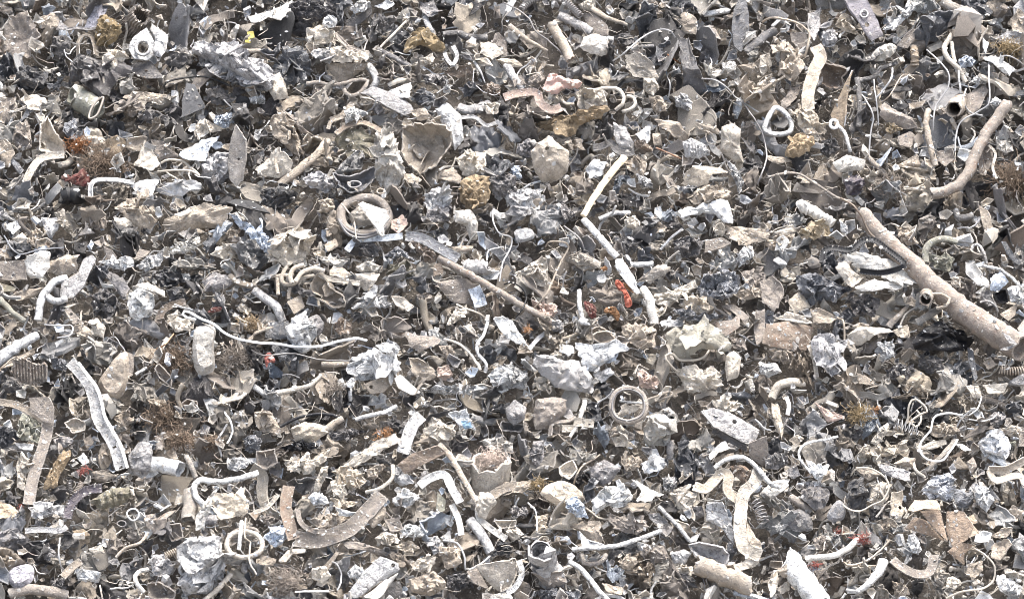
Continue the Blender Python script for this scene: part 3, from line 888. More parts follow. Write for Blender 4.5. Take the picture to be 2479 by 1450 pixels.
sh;taupe;dark taupe flap;h5;180,790 270,700 290,620 220,610 200,680 140,740
tu;tan;tan arched rod;r20 h7;1270,780 1330,810 1370,870
tf;brn;*dark brown hairy fibre mass;r170 h4;1800,1290
tf;taupe;grey brown fuzz;r110 h5;940,1330
cr;dk;dark rumpled sheet;h4;440,1010 540,990 580,1060 500,1130 430,1090
@0,1
pl;taupe;*wide taupe plate with a rivet;h7 e30;-30,450 60,450 180,440 190,580 80,590 -30,580
+rivet;lu;grey;;h9;80,545 97,530 115,545 97,562
sh;tan;*tan folded bar end;h7 f;340,440 470,410 580,420 540,510 420,550 340,520
sh;creamw;*white shell shaped tag;h9 e30 o250,540,9;200,420 290,380 360,380 350,500 300,570 220,580 180,530 170,470
pl;greyl;*speckled grey angled plate;h9 e45;690,430 660,400 590,440 560,530 440,600 430,700 520,720 600,640 640,540
tu;whitem;*white wishbone shaped pipe;r34 h9;480,570 390,600 320,680 290,750 270,870
+arm;tu;pale;;r28 h8;330,700 400,740 480,720
sh;tan;tan leaf scrap;h6;90,700 150,660 300,640 260,700 110,740
tu;olvg;*greenish tan stick;r25 h7;0,720 80,810 180,880
pl;olvd;olive brown tape end;h6;-20,600 120,640 100,665 -20,672
lu;whiteb;*bright white stuffed box;h8 e40;960,660 1000,640 1100,690 1110,760 1080,830 990,880 930,850 920,740
+lid;sh;creamg;;h11 e60;950,640 1060,600 1180,660 1190,710 1080,670
fo;char;*charcoal foil wad pair;h6;1100,560 1180,500 1290,510 1320,600 1240,640 1150,640
fo;char;charcoal foil wad;h5;1190,660 1300,630 1350,720 1230,760
do;grey;*shiny grey bulge;h6;1450,600 1530,530 1640,560 1690,610 1590,660 1470,670
sh;tan;*large tan sheet with a curled edge;h7 e30;1160,220 1180,150 1330,110 1480,40 1640,60 1640,110 1590,200 1440,210 1270,250
+curled_edge;sh;cream;;h9 e60;1240,120 1350,80 1460,50 1430,90 1300,135
cr;tan;tan draped cloth;h5;810,60 900,0 1080,0 1140,150 1090,210 980,220 900,150
sh;cream;cream hanging flap;h8 e30;820,140 930,140 960,180 900,250 840,300 820,220
pl;blk;*thin black disc edge;h8 e70;1620,30 1700,5 1800,20 1880,60 1940,110 1760,70
fo;bluew;*pale blue net strip;h8;1640,110 1760,180 1860,270 1990,310 2040,400 1930,420 1800,290 1700,190
fo;creamw;pale yellowish mesh;h7;1190,390 1300,320 1420,290 1450,330 1350,390 1230,410
cr;cream;cream tan creased sheet;h7;1510,400 1560,350 1680,330 1780,380 1740,430 1580,440
wi;whiteb;*long white rope wire with a looped end;r13 h11;1400,870 1320,850 1300,820 1340,810 1420,860 1500,890 1590,960 1690,1000 1760,1012 1850,1025 1980,1030 2060,1045 2200,1050 2300,1045 2410,1005 2520,985 2600,1000
st;creamg;*pale rounded oblong block;h8 e30;1390,960 1430,920 1520,910 1545,960 1530,1060 1540,1200 1500,1260 1420,1260 1380,1150
wi;org;*thin orange stick;r8 h10;1245,970 1190,1040 1130,1075
tu;cream;cream pen shaped rod;r18 h8;1200,1000 1150,1090 1080,1185
tu;white;short white rod;r16 h8;970,1265 1050,1215
cr;cream;cream crumple;h7;1190,890 1250,840 1360,880 1360,950 1280,970
tf;brn;*brown fibre tuft by the block;r140 h5;1260,1160
tf;taupe;grey brown fibre tuft;r120 h5;1680,1140
tf;ochl;orange brown fibre tuft;r80 h5;1790,900
bo;taupe;*triangular taupe cup with white rim;h7 e30;1110,1220 1140,1190 1230,1290 1220,1340 1150,1290
pl;brnt;*ribbed taupe roller segment;h11 e20 R10 F;90,1160 160,1140 260,1195 340,1185 340,1310 250,1345 150,1325 85,1250
st;tan;*flat tan slab;h8 e30;860,1110 920,1120 920,1270 890,1400 820,1450 760,1420 700,1330 760,1230
pl;taupe;taupe plate behind the slab;h6 e30;890,1090 960,1120 950,1270 920,1280
tu;whitem;*mottled white log;r60,38 h8;-30,1170 90,1085 180,1025 280,985
sh;tan;tan sheet under the log;h6;90,1150 280,1050 240,1120 120,1190 -20,1235
fo;slate;slate knotted foil;h7;360,1140 450,1150 500,1190 470,1240 380,1220
pl;taupe;*taupe tag with a slot;h8 o510,830,12;460,800 490,780 580,870 600,890 520,900
sh;tan;tan channel scrap;h6;510,930 560,890 640,930 670,1000 600,990 520,960
sh;cream;white curled flap;h8;640,880 700,860 760,930 740,1000 680,980
fo;greyd;dark crumpled foil;h6;650,700 740,640 860,740 870,800 780,870 680,840
sp;brn;*dark brown curved strap;w52 h7;1130,890 1170,800 1250,760 1330,740
ra;mar;dark red scrap;h7;1490,820 1530,780 1590,780 1570,810
wi;pale;bent pale wire;r8 h9;320,905 420,910 510,910 500,980 400,1000
wi;slate;slate thin wire;r7 h9;30,270 80,360 150,405 260,385 450,370
pl;dk;dark fin;h6;560,265 610,210 610,160 640,220 680,250
sh;white;white thin scrap;h6;40,200 120,160 150,210 90,260
cr;tan;fluted tan scrap;h6 R5;190,320 230,220 290,230 310,300 270,360
sh;pale;pale curled scrap;h7;290,130 400,150 420,210 370,290 330,260
sh;cream;cream flake;h6;80,290 160,250 200,290 140,330
pl;taupe;grey brown triangle;h6;740,340 800,370 840,430 770,440
pl;taupe;brown triangle;h6;960,440 1000,360 1080,380 1040,420
cr;white;*white twisted bar;h8;700,460 840,440 940,420 980,480 880,520 760,490
cr;pale;grey twisted crumple;h7;960,490 1060,420 1180,390 1150,480 1060,530
sh;grey;grey rumpled sheet;h5;760,520 880,560 930,640 880,720 790,600
cr;taupe;taupe wad;h4;640,140 740,100 770,170 700,230 640,200
lu;dk;dark nugget pile;h4;20,1270 130,1290 180,1370 80,1400 10,1370
cr;tan;tan crumple in the hollow;h5;1600,260 1680,220 1720,290 1640,330
@1,1
cl;taupe;*large tan caster wheel;r37 h6;640,90 720,20 830,0 920,30 975,110 960,200 880,250 760,255 660,200
+tyre_groove;cl;greyd;;r10 h10;620,150 680,225 790,265 900,240 960,200 900,255 780,285 680,250
+hub;do;tang;;h7;690,120 760,60 850,70 900,130 880,190 780,210 710,180
+fork_bracket;pl;creamw;;h15 e40;755,40 790,22 850,45 960,80 985,140 940,210 940,280 915,260 905,225 850,160
+rivet;lu;white;;h15;770,42 792,28 815,45 795,64
wi;cream;*thin wire across the caster wheel;r7 h14;640,40 700,110 730,170 745,290
cr;cream;*cream crumpled paper bag;h8 e35;170,270 340,200 430,230 440,300 400,420 330,470 260,490 120,440 120,320
tu;tanl;*looped bundle of tan cables;r18 h10;250,490 210,560 220,610 290,620 370,570 440,555
+cable;tu;tanl;;r18 h11;370,480 300,500 270,560 290,610
+cable;tu;tanl;;r18 h11;310,600 350,540 440,500 520,525
+cable;tu;tan;;r15 h9;180,560 188,690
+cable;tu;tan;;r13 h9;130,560 220,552 300,550
+cable;tu;tan;;r14 h8;270,640 262,720
bo;tan;*curved tan open housing;h7 e30;430,620 470,540 530,580 560,640 650,700 680,760 600,790 440,690
+lip;sp;cream;;w34 h10;480,540 540,575 650,592 770,612
+flap;sh;tan;;h8;560,500 650,490 720,550 640,580 560,560
bo;dk;dark pocket box;h7;600,620 770,615 760,680 640,665
sh;cream;cream folded block;h7 f;740,540 840,530 910,540 880,610 820,660 750,600
lu;creamg;cream grey rolled cloth;h8;740,490 850,450 920,490 900,530 780,530
tu;brnt;*long brown iron bar;r32,27 h10;1340,425 1500,515 1650,600 1800,690 2000,805 2160,895
sp;slate;*dark patterned film strip;w72 h10;1100,270 1200,282 1300,330 1400,390 1480,435
sp;bluew;pale film arc;w46 h9;680,375 740,305 830,290 950,285 1080,270
fo;char;black foil hollow;h6;690,340 830,300 930,360 890,430 780,420 680,400
pl;brn;brown square chip;h8;1300,480 1360,450 1370,540 1300,560
cr;brn;brown crumbling crust;h8;1130,300 1300,380 1340,430 1280,480 1180,380
pl;taupe;*taupe card sheet under the iron bar;h6 e25;1320,600 1530,570 1650,660 1560,760 1430,740
sp;bluew;pale slate strip;w90 h7;1590,640 1620,710 1640,775
hu;greyl;*grey coiled bellows;r55 c4 h7;1500,500 1590,490 1690,500
sh;white;white sheet under the bellows;h5;1560,560 1780,520 1760,580 1650,585
sh;tan;*boat shaped tan shell;h7;1380,350 1510,340 1600,350 1560,380 1440,390
fo;slate;slate triangular film;h8;910,440 1050,340 1180,450 1080,415
wi;pale;*wavy pale wire with hooks;r8 h10;1730,80 1730,160 1780,250 1870,270 1870,340 1810,450 1790,590
wi;pale;pale bent wire;r8 h9;1800,350 1700,380 1690,450
do;creamg;tall cream grey casing;h7 e25;1450,90 1570,80 1620,180 1610,300 1560,300 1530,200 1450,170
cr;grey;grey creased paper;h6;1240,100 1330,50 1430,60 1420,160 1280,180
sh;pinkl;pinkish cream flake;h7;1000,160 1080,120 1120,190 1050,250 1000,220
lu;whitem;*white grey bone shaped piece;h9 e30;280,860 390,800 400,900 430,1080 370,1120 290,1080 270,950
pl;tan;square tan plate;h7;250,740 350,690 380,780 300,830
pl;slated;*dark slate square plate;h7 e40;90,1000 120,890 260,880 270,1000 180,1010
do;grey;grey drum end;h7;390,860 470,830 520,900 490,1010 420,1010
tu;pale;bent pale pipe;r38 h7;20,660 100,720 180,780 220,880
ra;red;*bright red scrap on a grey bar;h8;90,1130 130,1105 170,1170 120,1180 105,1220
wi;greyd;*long dark grey wire;r8 h10;0,1085 90,1125 300,1115 480,1155 640,1160 780,1160
tu;tan;tan square beam;r24 h7;500,1190 600,1190 730,1185
cr;whitem;*white shredded rag pile;h8;680,1230 740,1130 880,1070 1000,1130 1080,1190 1020,1260 890,1300 760,1310
+top_fold;cr;white;;h11;880,1060 960,1030 1060,1080 1040,1130 940,1110
sh;tan;*pale edged tan sheet;h8 e35;1130,1150 1210,1160 1310,1220 1320,1280 1210,1310 1140,1250
sh;taupe;taupe rectangle;h7 e50;1110,950 1330,1010 1330,1060 1200,1100 1120,1040
pl;tan;*tan hinge plate with a square hole;h9 e40 o855,1350,15;800,1330 1040,1220 1060,1260 940,1390 850,1400
+leaf_plate;pl;creamw;;h9 e50;1020,1290 1060,1260 1210,1390 1150,1410 1050,1360
tu;white;*white peg with a ball head;r17 h9;705,1330 705,1390 705,1450
+ball_head;lu;white;;h11;675,1320 705,1300 735,1320 730,1350 705,1360 680,1350
tu;cream;*cream tapered bar;r27,14 h9;180,1395 320,1365 420,1340 500,1260
tu;white;white curved rod;r24 h8;0,1340 70,1390 160,1450
sh;cream;upright cream flake;h8;1510,910 1560,900 1630,1010 1590,1020
tu;whitem;*forked white bent wire;r14 h10;1690,880 1660,980 1610,1050 1620,1120 1680,1180 1670,1250
+tine;tu;cream;;r10 h9;1380,1010 1480,1040 1560,1110 1640,1230
sh;whiteb;*bright white shoe shaped plastic;h9 e40;1720,870 1800,850 1870,880 1990,1070 1900,1035 1800,980
tf;org;orange fibre tuft;r50 h10;1970,940
cr;pale;pale crumple;h7;700,800 800,700 960,700 1010,760 940,790 760,790
sh;cream;cream flag scrap;h7;1000,710 1100,720 1160,770 1120,810 1030,770
cr;cream;cream ribbed crust;h7;1400,880 1430,840 1530,770 1550,820 1440,900 1390,920
cr;white;white crumbly wad;h7;1690,1270 1760,1200 1870,1220 1880,1310 1740,1350
fo;white;white foil band;h7;1210,1390 1320,1350 1480,1360 1700,1350 1600,1400 1400,1405
cr;brn;brown crumple;h5;580,930 640,860 710,900 700,980 620,980
fo;olvd;dark greenish tangle;h5;960,480 1100,460 1170,540 1080,620 980,580
cr;taupe;taupe wad;h5;1180,690 1270,670 1300,740 1210,770
tf;taupe;grey fibre tuft;r90 h6;600,1370
sh;tan;tan corner flake;h6;520,340 600,280 620,340 540,390
lu;tan;tan rounded cheek;h6;470,20 560,0 600,70 530,110
cr;creamg;crumpled cream grey scrap;h6;450,410 560,430 700,450 640,500 520,470
cr;pinkl;pinkish grey wad;h6;1330,1210 1400,1190 1440,1270 1380,1310 1330,1280
cr;tan;tan shredded wad;h6;1340,1060 1420,1050 1460,1110 1390,1150
@2,1
tu;whiteb;*long white paddle handle;r30 h11;572,150 680,275 810,425
+blade;sh;whiteb;;h11 e40;800,430 840,420 930,560 985,700 955,690 880,610 790,490
ra;redo;*bright red cloth scrap;h13 e35;800,590 830,590 890,680 920,760 870,780 860,690 800,630
fm;org;orange foam crumb by red cloth;h8;850,600 920,640 930,680 880,650
fm;org;orange foam crumb on the ridge;h8;690,510 730,480 760,500 720,520
fm;org;*orange foam flakes below red cloth;h8 e30;720,790 790,775 830,840 810,880 770,830 720,820
ra;taupe;taupe draped cloth;h6;610,640 700,650 830,650 860,740 760,780 680,740
tu;white;*white spoon shaped prong;r20 h9;540,660 540,760 560,860
+bowl_end;do;white;;h9;520,880 560,850 610,870 620,910 555,910
ra;mar;maroon scrap;h6;570,740 650,770 660,850 610,850
bo;tan;*small round tan cup;h8;630,940 680,920 750,960 790,1010 700,1040 640,1010
+handle;wi;cream;;r8 h11;630,1030 640,970 720,950 780,970
ra;olvl;*oyster shaped layered olive cloth;h9 e40;1160,1050 1190,950 1300,910 1450,900 1540,940 1630,1050 1590,1100 1420,1080 1340,1140 1230,1130
wi;cream;*cream hooked thick wire;r12 h10;1245,1240 1170,1160 1165,1120 1210,1110 1260,1160 1370,1165 1440,1140 1480,1090
sh;whitem;*white star shaped flap;h9 e45;500,1040 600,1050 750,1050 800,1020 900,1090 830,1110 690,1190 640,1230 560,1180 520,1090
sh;bluew;pale slate bag;h7;640,1120 740,1080 830,1090 810,1160 720,1190 660,1160
ra;greyl;*grey layered cloth wad;h8 e40;210,1150 300,1120 420,1160 560,1180 630,1310 640,1390 560,1390 400,1370 310,1290 230,1220
tu;creamw;*cream bent bone shaped pipe;r38 h8;990,640 1040,720 1060,810 1080,900
hu;white;white short tube;r22 h8;905,478 980,478 1065,470
sh;tang;*grey bell shaped scrap with spikes;h7;960,590 1080,490 1120,470 1200,490 1170,540 1050,610
fo;slate;*big slate grey crumpled mesh;h8;1380,640 1440,570 1580,520 1680,560 1690,660 1600,740 1430,730
fo;greyd;dark grey bag;h7;1210,310 1290,270 1430,310 1400,410 1290,430 1230,380
cr;cream;cream draped sheet;h8;1080,690 1200,670 1350,590 1390,640 1290,700 1180,780 1090,760
cr;creamt;cream twisted scrap;h8;1270,770 1350,690 1450,740 1510,790 1430,840 1330,820
ra;whitem;*pale folded cloth stack;h8 e50;1230,120 1330,80 1500,20 1600,20 1640,160 1580,180 1480,110 1300,130
sh;tan;broad tan sheet;h7 e40;1590,200 1700,200 1894,230 1894,290 1760,330 1640,310
pl;taupe;taupe slab;h6;1440,300 1560,280 1630,320 1580,350 1440,390
st;pale;pale grey block;h7;80,230 190,220 220,280 160,310 90,310
wi;tan;*tan wire bow;r9 h10;300,350 330,310 430,310 470,350 420,440 350,580 300,680 210,770
wi;blk;*thin black wire arc;r8 h11;0,620 60,605 130,650 155,720 130,790 80,850
wi;grey;short grey wire;r10 h9;430,200 540,280 580,380
tu;slate;slate rod;r12 h9;1120,370 1200,280 1280,220
tu;pale;pale curved rod;r20 h8;680,150 780,110 900,105
lu;cream;cream knob;h9;860,160 930,125 975,170 950,220 880,210
cr;cream;*cream fan crumple below the thin wire;h7 e30;90,540 170,480 270,420 310,450 320,560 300,650 250,610 180,560
sh;tan;tan mound scrap;h6;1030,200 1100,160 1170,210 1160,240 1060,260
lu;tang;grey tan rolled lump;h7;440,440 560,410 700,450 690,500 560,520
pl;brnt;brown shard;h6;1490,890 1630,870 1690,830 1690,920 1590,990
pl;taupe;taupe shard;h7;1560,770 1650,760 1760,850 1720,880 1620,800
pl;taupe;tall taupe shard;h6;1800,830 1870,790 1870,1000 1810,1060 1790,940
do;cream;*cream tan bone stub;h7;1590,1130 1640,1090 1700,1140 1680,1280 1600,1310 1580,1230
cr;cream;*spiky cream crumple cluster;h7;1240,1240 1360,1190 1440,1240 1480,1180 1560,1270 1580,1340 1440,1380 1320,1400
cr;pinkl;pale pinkish curl;h7;940,1270 990,1220 1100,1310 1090,1370 980,1350
cr;tan;tan brown shredded paper;h6;860,900 1000,900 1100,970 1080,1080 950,1070 840,980
fo;slate;slate fin of foil;h8;1200,800 1310,800 1400,850 1580,840 1440,890 1280,880
sh;pale;pale angular scrap;h7;1110,900 1150,860 1280,870 1280,920 1140,925
cr;pinkl;pinkish cream crumple;h7;210,750 390,760 370,830 300,870 220,830
lu;greyl;grey clamp at the bar's tip;h10;340,890 390,870 430,900 420,940 360,940
sp;pale;pale torn strip;w30 h8;180,1080 250,1000 320,950
sh;white;white flap;h8;400,1060 490,1040 510,1090 470,1130 400,1100
tu;tan;*tan cotter pin loop;r10 h9;1030,1440 1150,1400 1190,1380 1210,1395 1190,1420 1100,1447
sh;pale;pale fluted fragment;h6;640,1260 760,1210 800,1250 700,1320
sh;tan;tan pocket sheet;h5;150,160 220,0 280,10 260,120 200,170
cr;cream;cream folded tag;h6;1490,170 1560,140 1600,230 1560,280 1500,250
cr;white;pale crumpled wad;h6;1660,440 1710,350 1780,340 1790,420 1710,480
cr;tan;tan crumple by the draped sheet;h6;1640,690 1750,640 1870,650 1850,710 1700,730
cr;taupe;taupe plates heap;h5;1620,1000 1720,1010 1740,1090 1650,1080
cr;dk;dark rumpled wad;h5;800,280 900,270 960,340 880,400
cr;taupe;taupe mound;h6;1700,540 1790,510 1880,560 1850,640 1740,620
fo;grey;grey foil shreds;h5;440,190 330,60 420,20 520,120
fo;pale;pale foil;h6;0,1200 60,1180 180,1270 160,1370 20,1360
cr;cream;cream curl;h6;400,1080 430,1150 360,1170 330,1120
@3,1
hu;brnp;*big rusty brown pipe;r62,104 h11;730,115 890,290 1090,470 1250,630 1420,780 1620,925 1780,1015 1880,1072
+torn_lip;sh;greyl;;h18 e60;1740,965 1830,1010 1850,1050 1790,1045
+torn_lip;sh;greyl;;h18 e60;1720,1085 1830,1035 1845,1050 1770,1095
sh;creamw;*stained white flattened bar;h12 e50;610,390 700,350 830,390 1000,490 1140,580 1120,640 1000,640 700,480
sh;cream;cream stained card;h11 e40;540,490 620,440 670,520 740,590 660,650 590,570
sh;creamw;stained pale sheet edge;h12 e55;680,640 830,570 1060,630 1000,660 740,662
sp;blkz;*black toothed zip belt;w38 h16 z t20;450,460 460,380 520,357 650,370 740,305 820,300 920,370 1000,430 1040,480 950,520 850,535 720,520
hu;brnt;*short rusty collar;r48 h16 H3;1190,730 1205,680
tu;tan;*tan wire hook through the collar;r13 h19;1190,690 1290,685 1360,720 1340,770 1270,790
ra;blk;*black plastic bag;h8 e45 P;1090,1050 1170,940 1260,890 1390,920 1510,1000 1480,1090 1330,1110 1200,1090
tu;tang;tan grey stub above the black bag;r32 h8;1130,890 1200,850 1290,790
pl;brnd;*flat brown plate with ragged edge;h7 e30;50,900 200,880 390,920 360,1030 330,1090 170,1080 10,1040
pl;taupe;narrow taupe plate;h6 e30;-30,800 40,810 30,980 -20,1000
sh;cream;*boat shaped cream fold;h9 e55 f;620,970 760,900 880,910 960,950 860,990 760,1030 640,1030
sh;taupe;taupe underside sheet;h6 e20;640,1040 780,1040 890,980 800,1110 690,1100
cr;white;white rag end;h8;820,1090 900,1010 970,1050 960,1130 870,1170
sh;taupe;taupe tan sheet;h7;0,600 90,560 170,640 170,720 100,810 20,740
sh;creamt;cream tan flap;h8;200,740 290,660 340,720 360,790 250,830
sh;cream;cream flat scrap;h8;110,860 210,810 330,850 380,900 260,885
sh;tan;tan curled scrap;h8;370,790 430,790 560,860 500,900 400,890
tu;creamw;*pale ribbed flexible hose;r50 c8 h9;290,50 400,110 520,185
wi;tan;*long tan upright wire;r10 h10;560,860 600,880 610,1000 600,1150 630,1270
cr;palem;*mottled grey white column;h8;370,1000 420,960 540,1020 590,1150 580,1250 500,1290 400,1180
sp;cream;cream thin strip;w28 h8;350,1050 390,1150 410,1280
wi;brn;*dark brown twig over the pipe;r11 h17;580,0 680,60 740,140 780,240 820,285
tu;olvg;*olive braided hose arch;r30 h9;1190,460 1190,360 1240,310 1330,290 1410,312
tu;greyl;*grey crook shaped rod;r14 h10;1520,400 1520,345 1570,330 1610,400 1625,470
tu;white;*white cable arc;r14 h10;1500,490 1600,485 1720,510 1820,580 1920,700
sh;creamw;white cream sheet;h8 e40;1470,450 1540,490 1650,600 1640,640 1560,620 1480,540
sh;bluew;pale slate film;h8;1650,570 1720,530 1780,600 1720,660 1660,660
bo;blk;black hollow cup;h6;1680,680 1760,650 1780,740 1720,750
fo;white;white blue foil;h7;1770,640 1894,620 1900,780 1800,740
tu;dk;*dark bent pipe stub;r30 h7;1390,90 1430,140 1520,130
pl;tan;tall tan plate;h6;1570,50 1640,100 1670,200 1680,310 1640,320 1600,200
pl;slated;dark slate blade;h8;1730,310 1760,310 1830,420 1900,480 1840,475 1770,400
pl;tan;*tan triangular chip;h7;1720,830 1850,750 1830,840 1780,880
tu;greyl;grey arc rod;r10 h13;1580,745 1640,735 1690,770 1705,810
fo;slate;*wide slate crumpled mat;h8;260,560 400,530 520,600 640,650 560,730 400,740 280,680
fo;greyd;dark grey net wad;h7;620,720 780,690 870,740 830,850 700,850
co;tan;*tan coil spring at the edge;r34 h8;1720,1225 1780,1235 1850,1235 1920,1225
st;greyl;smooth grey stone;h7;1780,1320 1900,1250 1910,1340 1830,1345
pl;slated;torn slate strap;h8;1490,1070 1530,1090 1560,1280 1540,1310 1500,1170
sh;tan;cream tan scrap;h7;1600,1180 1650,1130 1700,1190 1640,1230
lu;white;white lump;h7;0,1190 120,1180 160,1250 60,1280 0,1250
tu;cream;*curved cream tube;r36 h8;90,1430 130,1340 220,1312 320,1322
sh;tan;tan folded shard;h7;690,1240 800,1290 830,1340 710,1330
sh;cream;cream sheet scrap;h7;1470,1340 1560,1340 1600,1420 1530,1425
sh;cream;wide cream scrap;h7;1600,1340 1770,1320 1760,1390 1640,1400
sh;creamt;cream triangle;h7;950,950 1060,900 1080,1000 1010,1000
tu;taupe;taupe upright splinter;r30,14 h8;920,920 1000,840 1065,765
cr;ochg;gold brown foil block;h8;280,250 370,170 500,200 530,290 400,290
sh;white;small white curl;h8;580,170 630,200 630,260 580,240
sh;cream;cream fragment;h7;100,240 230,200 260,240 180,280
cr;tan;tan crumple;h7;20,320 150,270 260,260 210,390 90,380
fo;greyd;dark grey crumple;h6;900,1230 1000,1180 1120,1240 1050,1320 930,1300
cr;tan;tan frayed rag;h5;980,200 1080,220 1140,330 1060,340 1000,280
cr;olvg;olive grey tangle;h5;1240,430 1330,390 1400,430 1360,530 1260,510
cr;cream;cream scrap heap;h6;1380,560 1440,580 1440,640 1370,630
cr;taupe;taupe tangled scrap;h5;1640,470 1720,500 1760,540 1660,540
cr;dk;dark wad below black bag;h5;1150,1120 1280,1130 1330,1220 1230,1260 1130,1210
cr;tan;tan shredded wad;h5;60,1090 190,1060 260,1150 200,1190 100,1170
@0,2
sp;taupe;*taupe belt strap with a paddle end;w82 h9;345,160 335,260 310,360 270,480 230,620 205,770
+paddle;pl;taupe;;h11 e35;210,10 350,0 385,80 380,190 310,180 220,110
+tail;sp;tan;;w48 h8;-30,35 100,55 220,110 310,170
sp;pale;*long white bent metal strap;w80 h11 o820,360,13 o870,505,13;500,-250 560,-190 640,-80 680,40 700,150 760,250 820,360 870,520
+raised_edge;sp;whiteb;;w20 h13;560,-245 615,-170 690,-70 728,40 750,140 805,240 865,350 912,510
hu;whitem;*dented T shaped pipe fitting;r58 h8;1040,470 1160,490 1300,520
+flange;do;greyl;;h9 e30;920,420 1000,320 1080,330 1100,400 1080,520 1030,590 920,545
hu;taupe;short upright taupe tube;r40 h6;1150,280 1152,330 1150,385
sh;tan;tan flap above the fitting;h6;1110,420 1240,370 1280,450 1180,450
tu;tang;*grey tan screw post;r23 h9;1335,425 1370,500 1405,580
tu;whiteb;*thick white hooked bar;r27 h10;1850,545 1700,590 1560,610 1440,592 1390,640 1400,710 1465,785
sh;creamt;*cream leathery hide;h9 e40;1550,700 1680,690 1720,630 1770,740 1780,830 1700,850 1590,890 1540,800
cl;cream;*cream iron ring pierced by a pin;r20 h10;1625,1060 1660,990 1750,965 1840,990 1880,1055 1850,1120 1750,1150 1660,1125
cl;taupe;second ring behind the pierced ring;r18 h8;1640,1000 1700,960 1800,945 1840,970 1790,1010 1680,1020
tu;whiteb;*white pin inside the iron ring;r18 h12;1732,890 1722,1000 1712,1095
wi;cream;*cream wire hanging over the iron ring;r9 h13;1760,870 1750,1000 1790,1040 1780,1180 1830,1270
lu;pale;*crumpled grey boot shaped metal;h9 e35 K;1330,1040 1440,1000 1580,1000 1595,1150 1540,1240 1525,1400 1380,1420 1260,1350 1310,1260 1390,1180 1335,1150
do;olvd;*striped olive shell;h9 e40 R4;640,750 800,650 930,650 960,690 900,760 800,800 720,810
+white_end;lu;cream;;h10;930,660 960,660 965,710 940,705
sp;purp;*dark toothed belt arc;w58 h9 z;480,870 510,770 570,705 640,665 730,655
co;dk;*pair of small dark springs;r24 h8;500,600 500,650 520,700
+spring;co;taupe;;r24 h8;590,610 560,660 530,700
co;tan;*small tan coil spring;r28 h8;1180,1140 1250,1110 1320,1085
tf;red;*red wire tuft;r55 h9;600,530
tf;red;red thread knot;r32 h7;150,790
fm;ochl;*ochre crumbled foam lump;h8;330,600 400,480 450,400 520,410 440,550 400,650 310,660
sh;whiteb;small bright white scrap;h8;560,450 600,400 640,460 600,490
sh;tano;orange tan sheet;h7;-20,730 70,770 130,820 110,860 -20,880
cr;pale;*pale crumpled plate;h7;210,800 300,770 460,780 480,850 350,860 220,870
sp;pale;pale rolled sheet edge;w40 h8;180,960 300,950 420,960 480,930
lu;greyd;*dark grey boulder;h7;-20,1020 130,950 220,1030 230,1090 130,1110 -20,1080
st;lilac;*blue grey stone block;h7;60,1250 170,1200 240,1220 230,1320 150,1370 70,1340
tu;taupe;*taupe log along the bottom;r46 h6;70,1410 200,1380 350,1390 480,1420
cl;white;*thin white double wire ring;r6 h10;908,840 930,808 970,805 995,835 985,870 945,885
cl;dk;small dark wire ring;r6 h9;838,910 860,890 895,895 900,920 870,932
sh;brnt;*brown curved arm with a lug;h8 f;1040,840 1100,830 1130,890 1220,800 1250,790 1180,930 1110,970 1050,930
hu;tang;*open rounded tan sleeve;r56 h7;1368,670 1358,770 1345,880
cr;creamw;cream white column;h9 e35;1400,880 1460,760 1540,660 1560,680 1480,860 1460,950 1400,960
hu;grey;grey cylinder end;r40 h7;1470,885 1550,885
bo;taupe;taupe mug shaped bowl;h7;1200,920 1290,910 1310,1010 1230,1030
tu;tan;tan curved wire rod;r13 h9;830,1150 900,1080 1000,1050 1060,980
sh;cream;cream blade;h8;630,1090 730,1060 750,1120 680,1130
tu;creamw;*cream zigzag ribbon rod;r20 h8;1060,1235 1000,1252 965,1290 980,1340 1030,1400
cr;white;white cream wad;h7;520,1220 640,1240 740,1260 700,1330 560,1310
sp;tan;brown tan strip;w50 h8;450,1290 510,1225 580,1175
wi;pale;thin pale upright wire;r8 h9;430,1010 415,1120 430,1210 460,1250
wi;whiteb;*thin white bowed wire;r9 h10;1600,100 1650,170 1665,250 1620,330
ra;grey;grey layered clam;h7;390,300 500,290 520,330 450,370 390,350
bo;tang;*round grey tan dish;h7;470,190 540,160 610,190 600,240 520,260
sh;tan;cream chip;h6;600,310 650,270 670,330 620,380
ra;tan;stacked tan layers;h7;700,460 730,340 770,350 790,470 740,530
tf;brn;*brown fibre mat by the screw post;r120 h6;1290,320
tf;brn;dull reddish fibre tuft;r80 h6;1500,330
tf;brn;brown root fibres;r130 h5;1180,160
cr;olvg;*grey green rumpled sheet;h6;120,270 150,180 220,140 310,220 290,340 180,330
sh;pale;pale flap below the green sheet;h7;100,330 250,340 230,380 150,380
cr;cream;upright cream crumple;h7;120,480 150,400 220,440 190,540 180,670 120,650
tu;cream;*cream stick at the bottom;r22 h8;1460,1460 1560,1380 1655,1270
fo;slate;slate foil wad;h7;1740,300 1820,270 1880,310 1860,400 1780,410
cr;pale;pale crumpled cup;h7;1620,490 1700,440 1780,440 1770,500 1680,540
do;tan;tan rounded bracket;h6;1820,110 1900,100 1900,260 1840,220
tu;white;white rod stub;r20 h8;1110,770 1170,812
pl;ochl;orange tan plate;h6 o575,985,8;520,960 600,945 650,990 560,1010
cr;taupe;taupe boulder;h5;760,1040 850,1010 900,1080 860,1140 770,1120
cr;grey;grey crumpled scrap;h5;270,1100 360,1080 440,1160 340,1180
cr;palem;mottled grey wad;h5;1080,1140 1180,1130 1250,1220 1200,1310 1090,1280
fo;grey;grey foil flap;h5;360,1320 480,1290 500,1360 380,1380
bo;taupe;taupe open box;h5;1060,1340 1150,1330 1260,1400 1240,1450 1080,1440
cr;taupe;taupe wad;h5;900,950 1000,920 1040,1000 960,1060
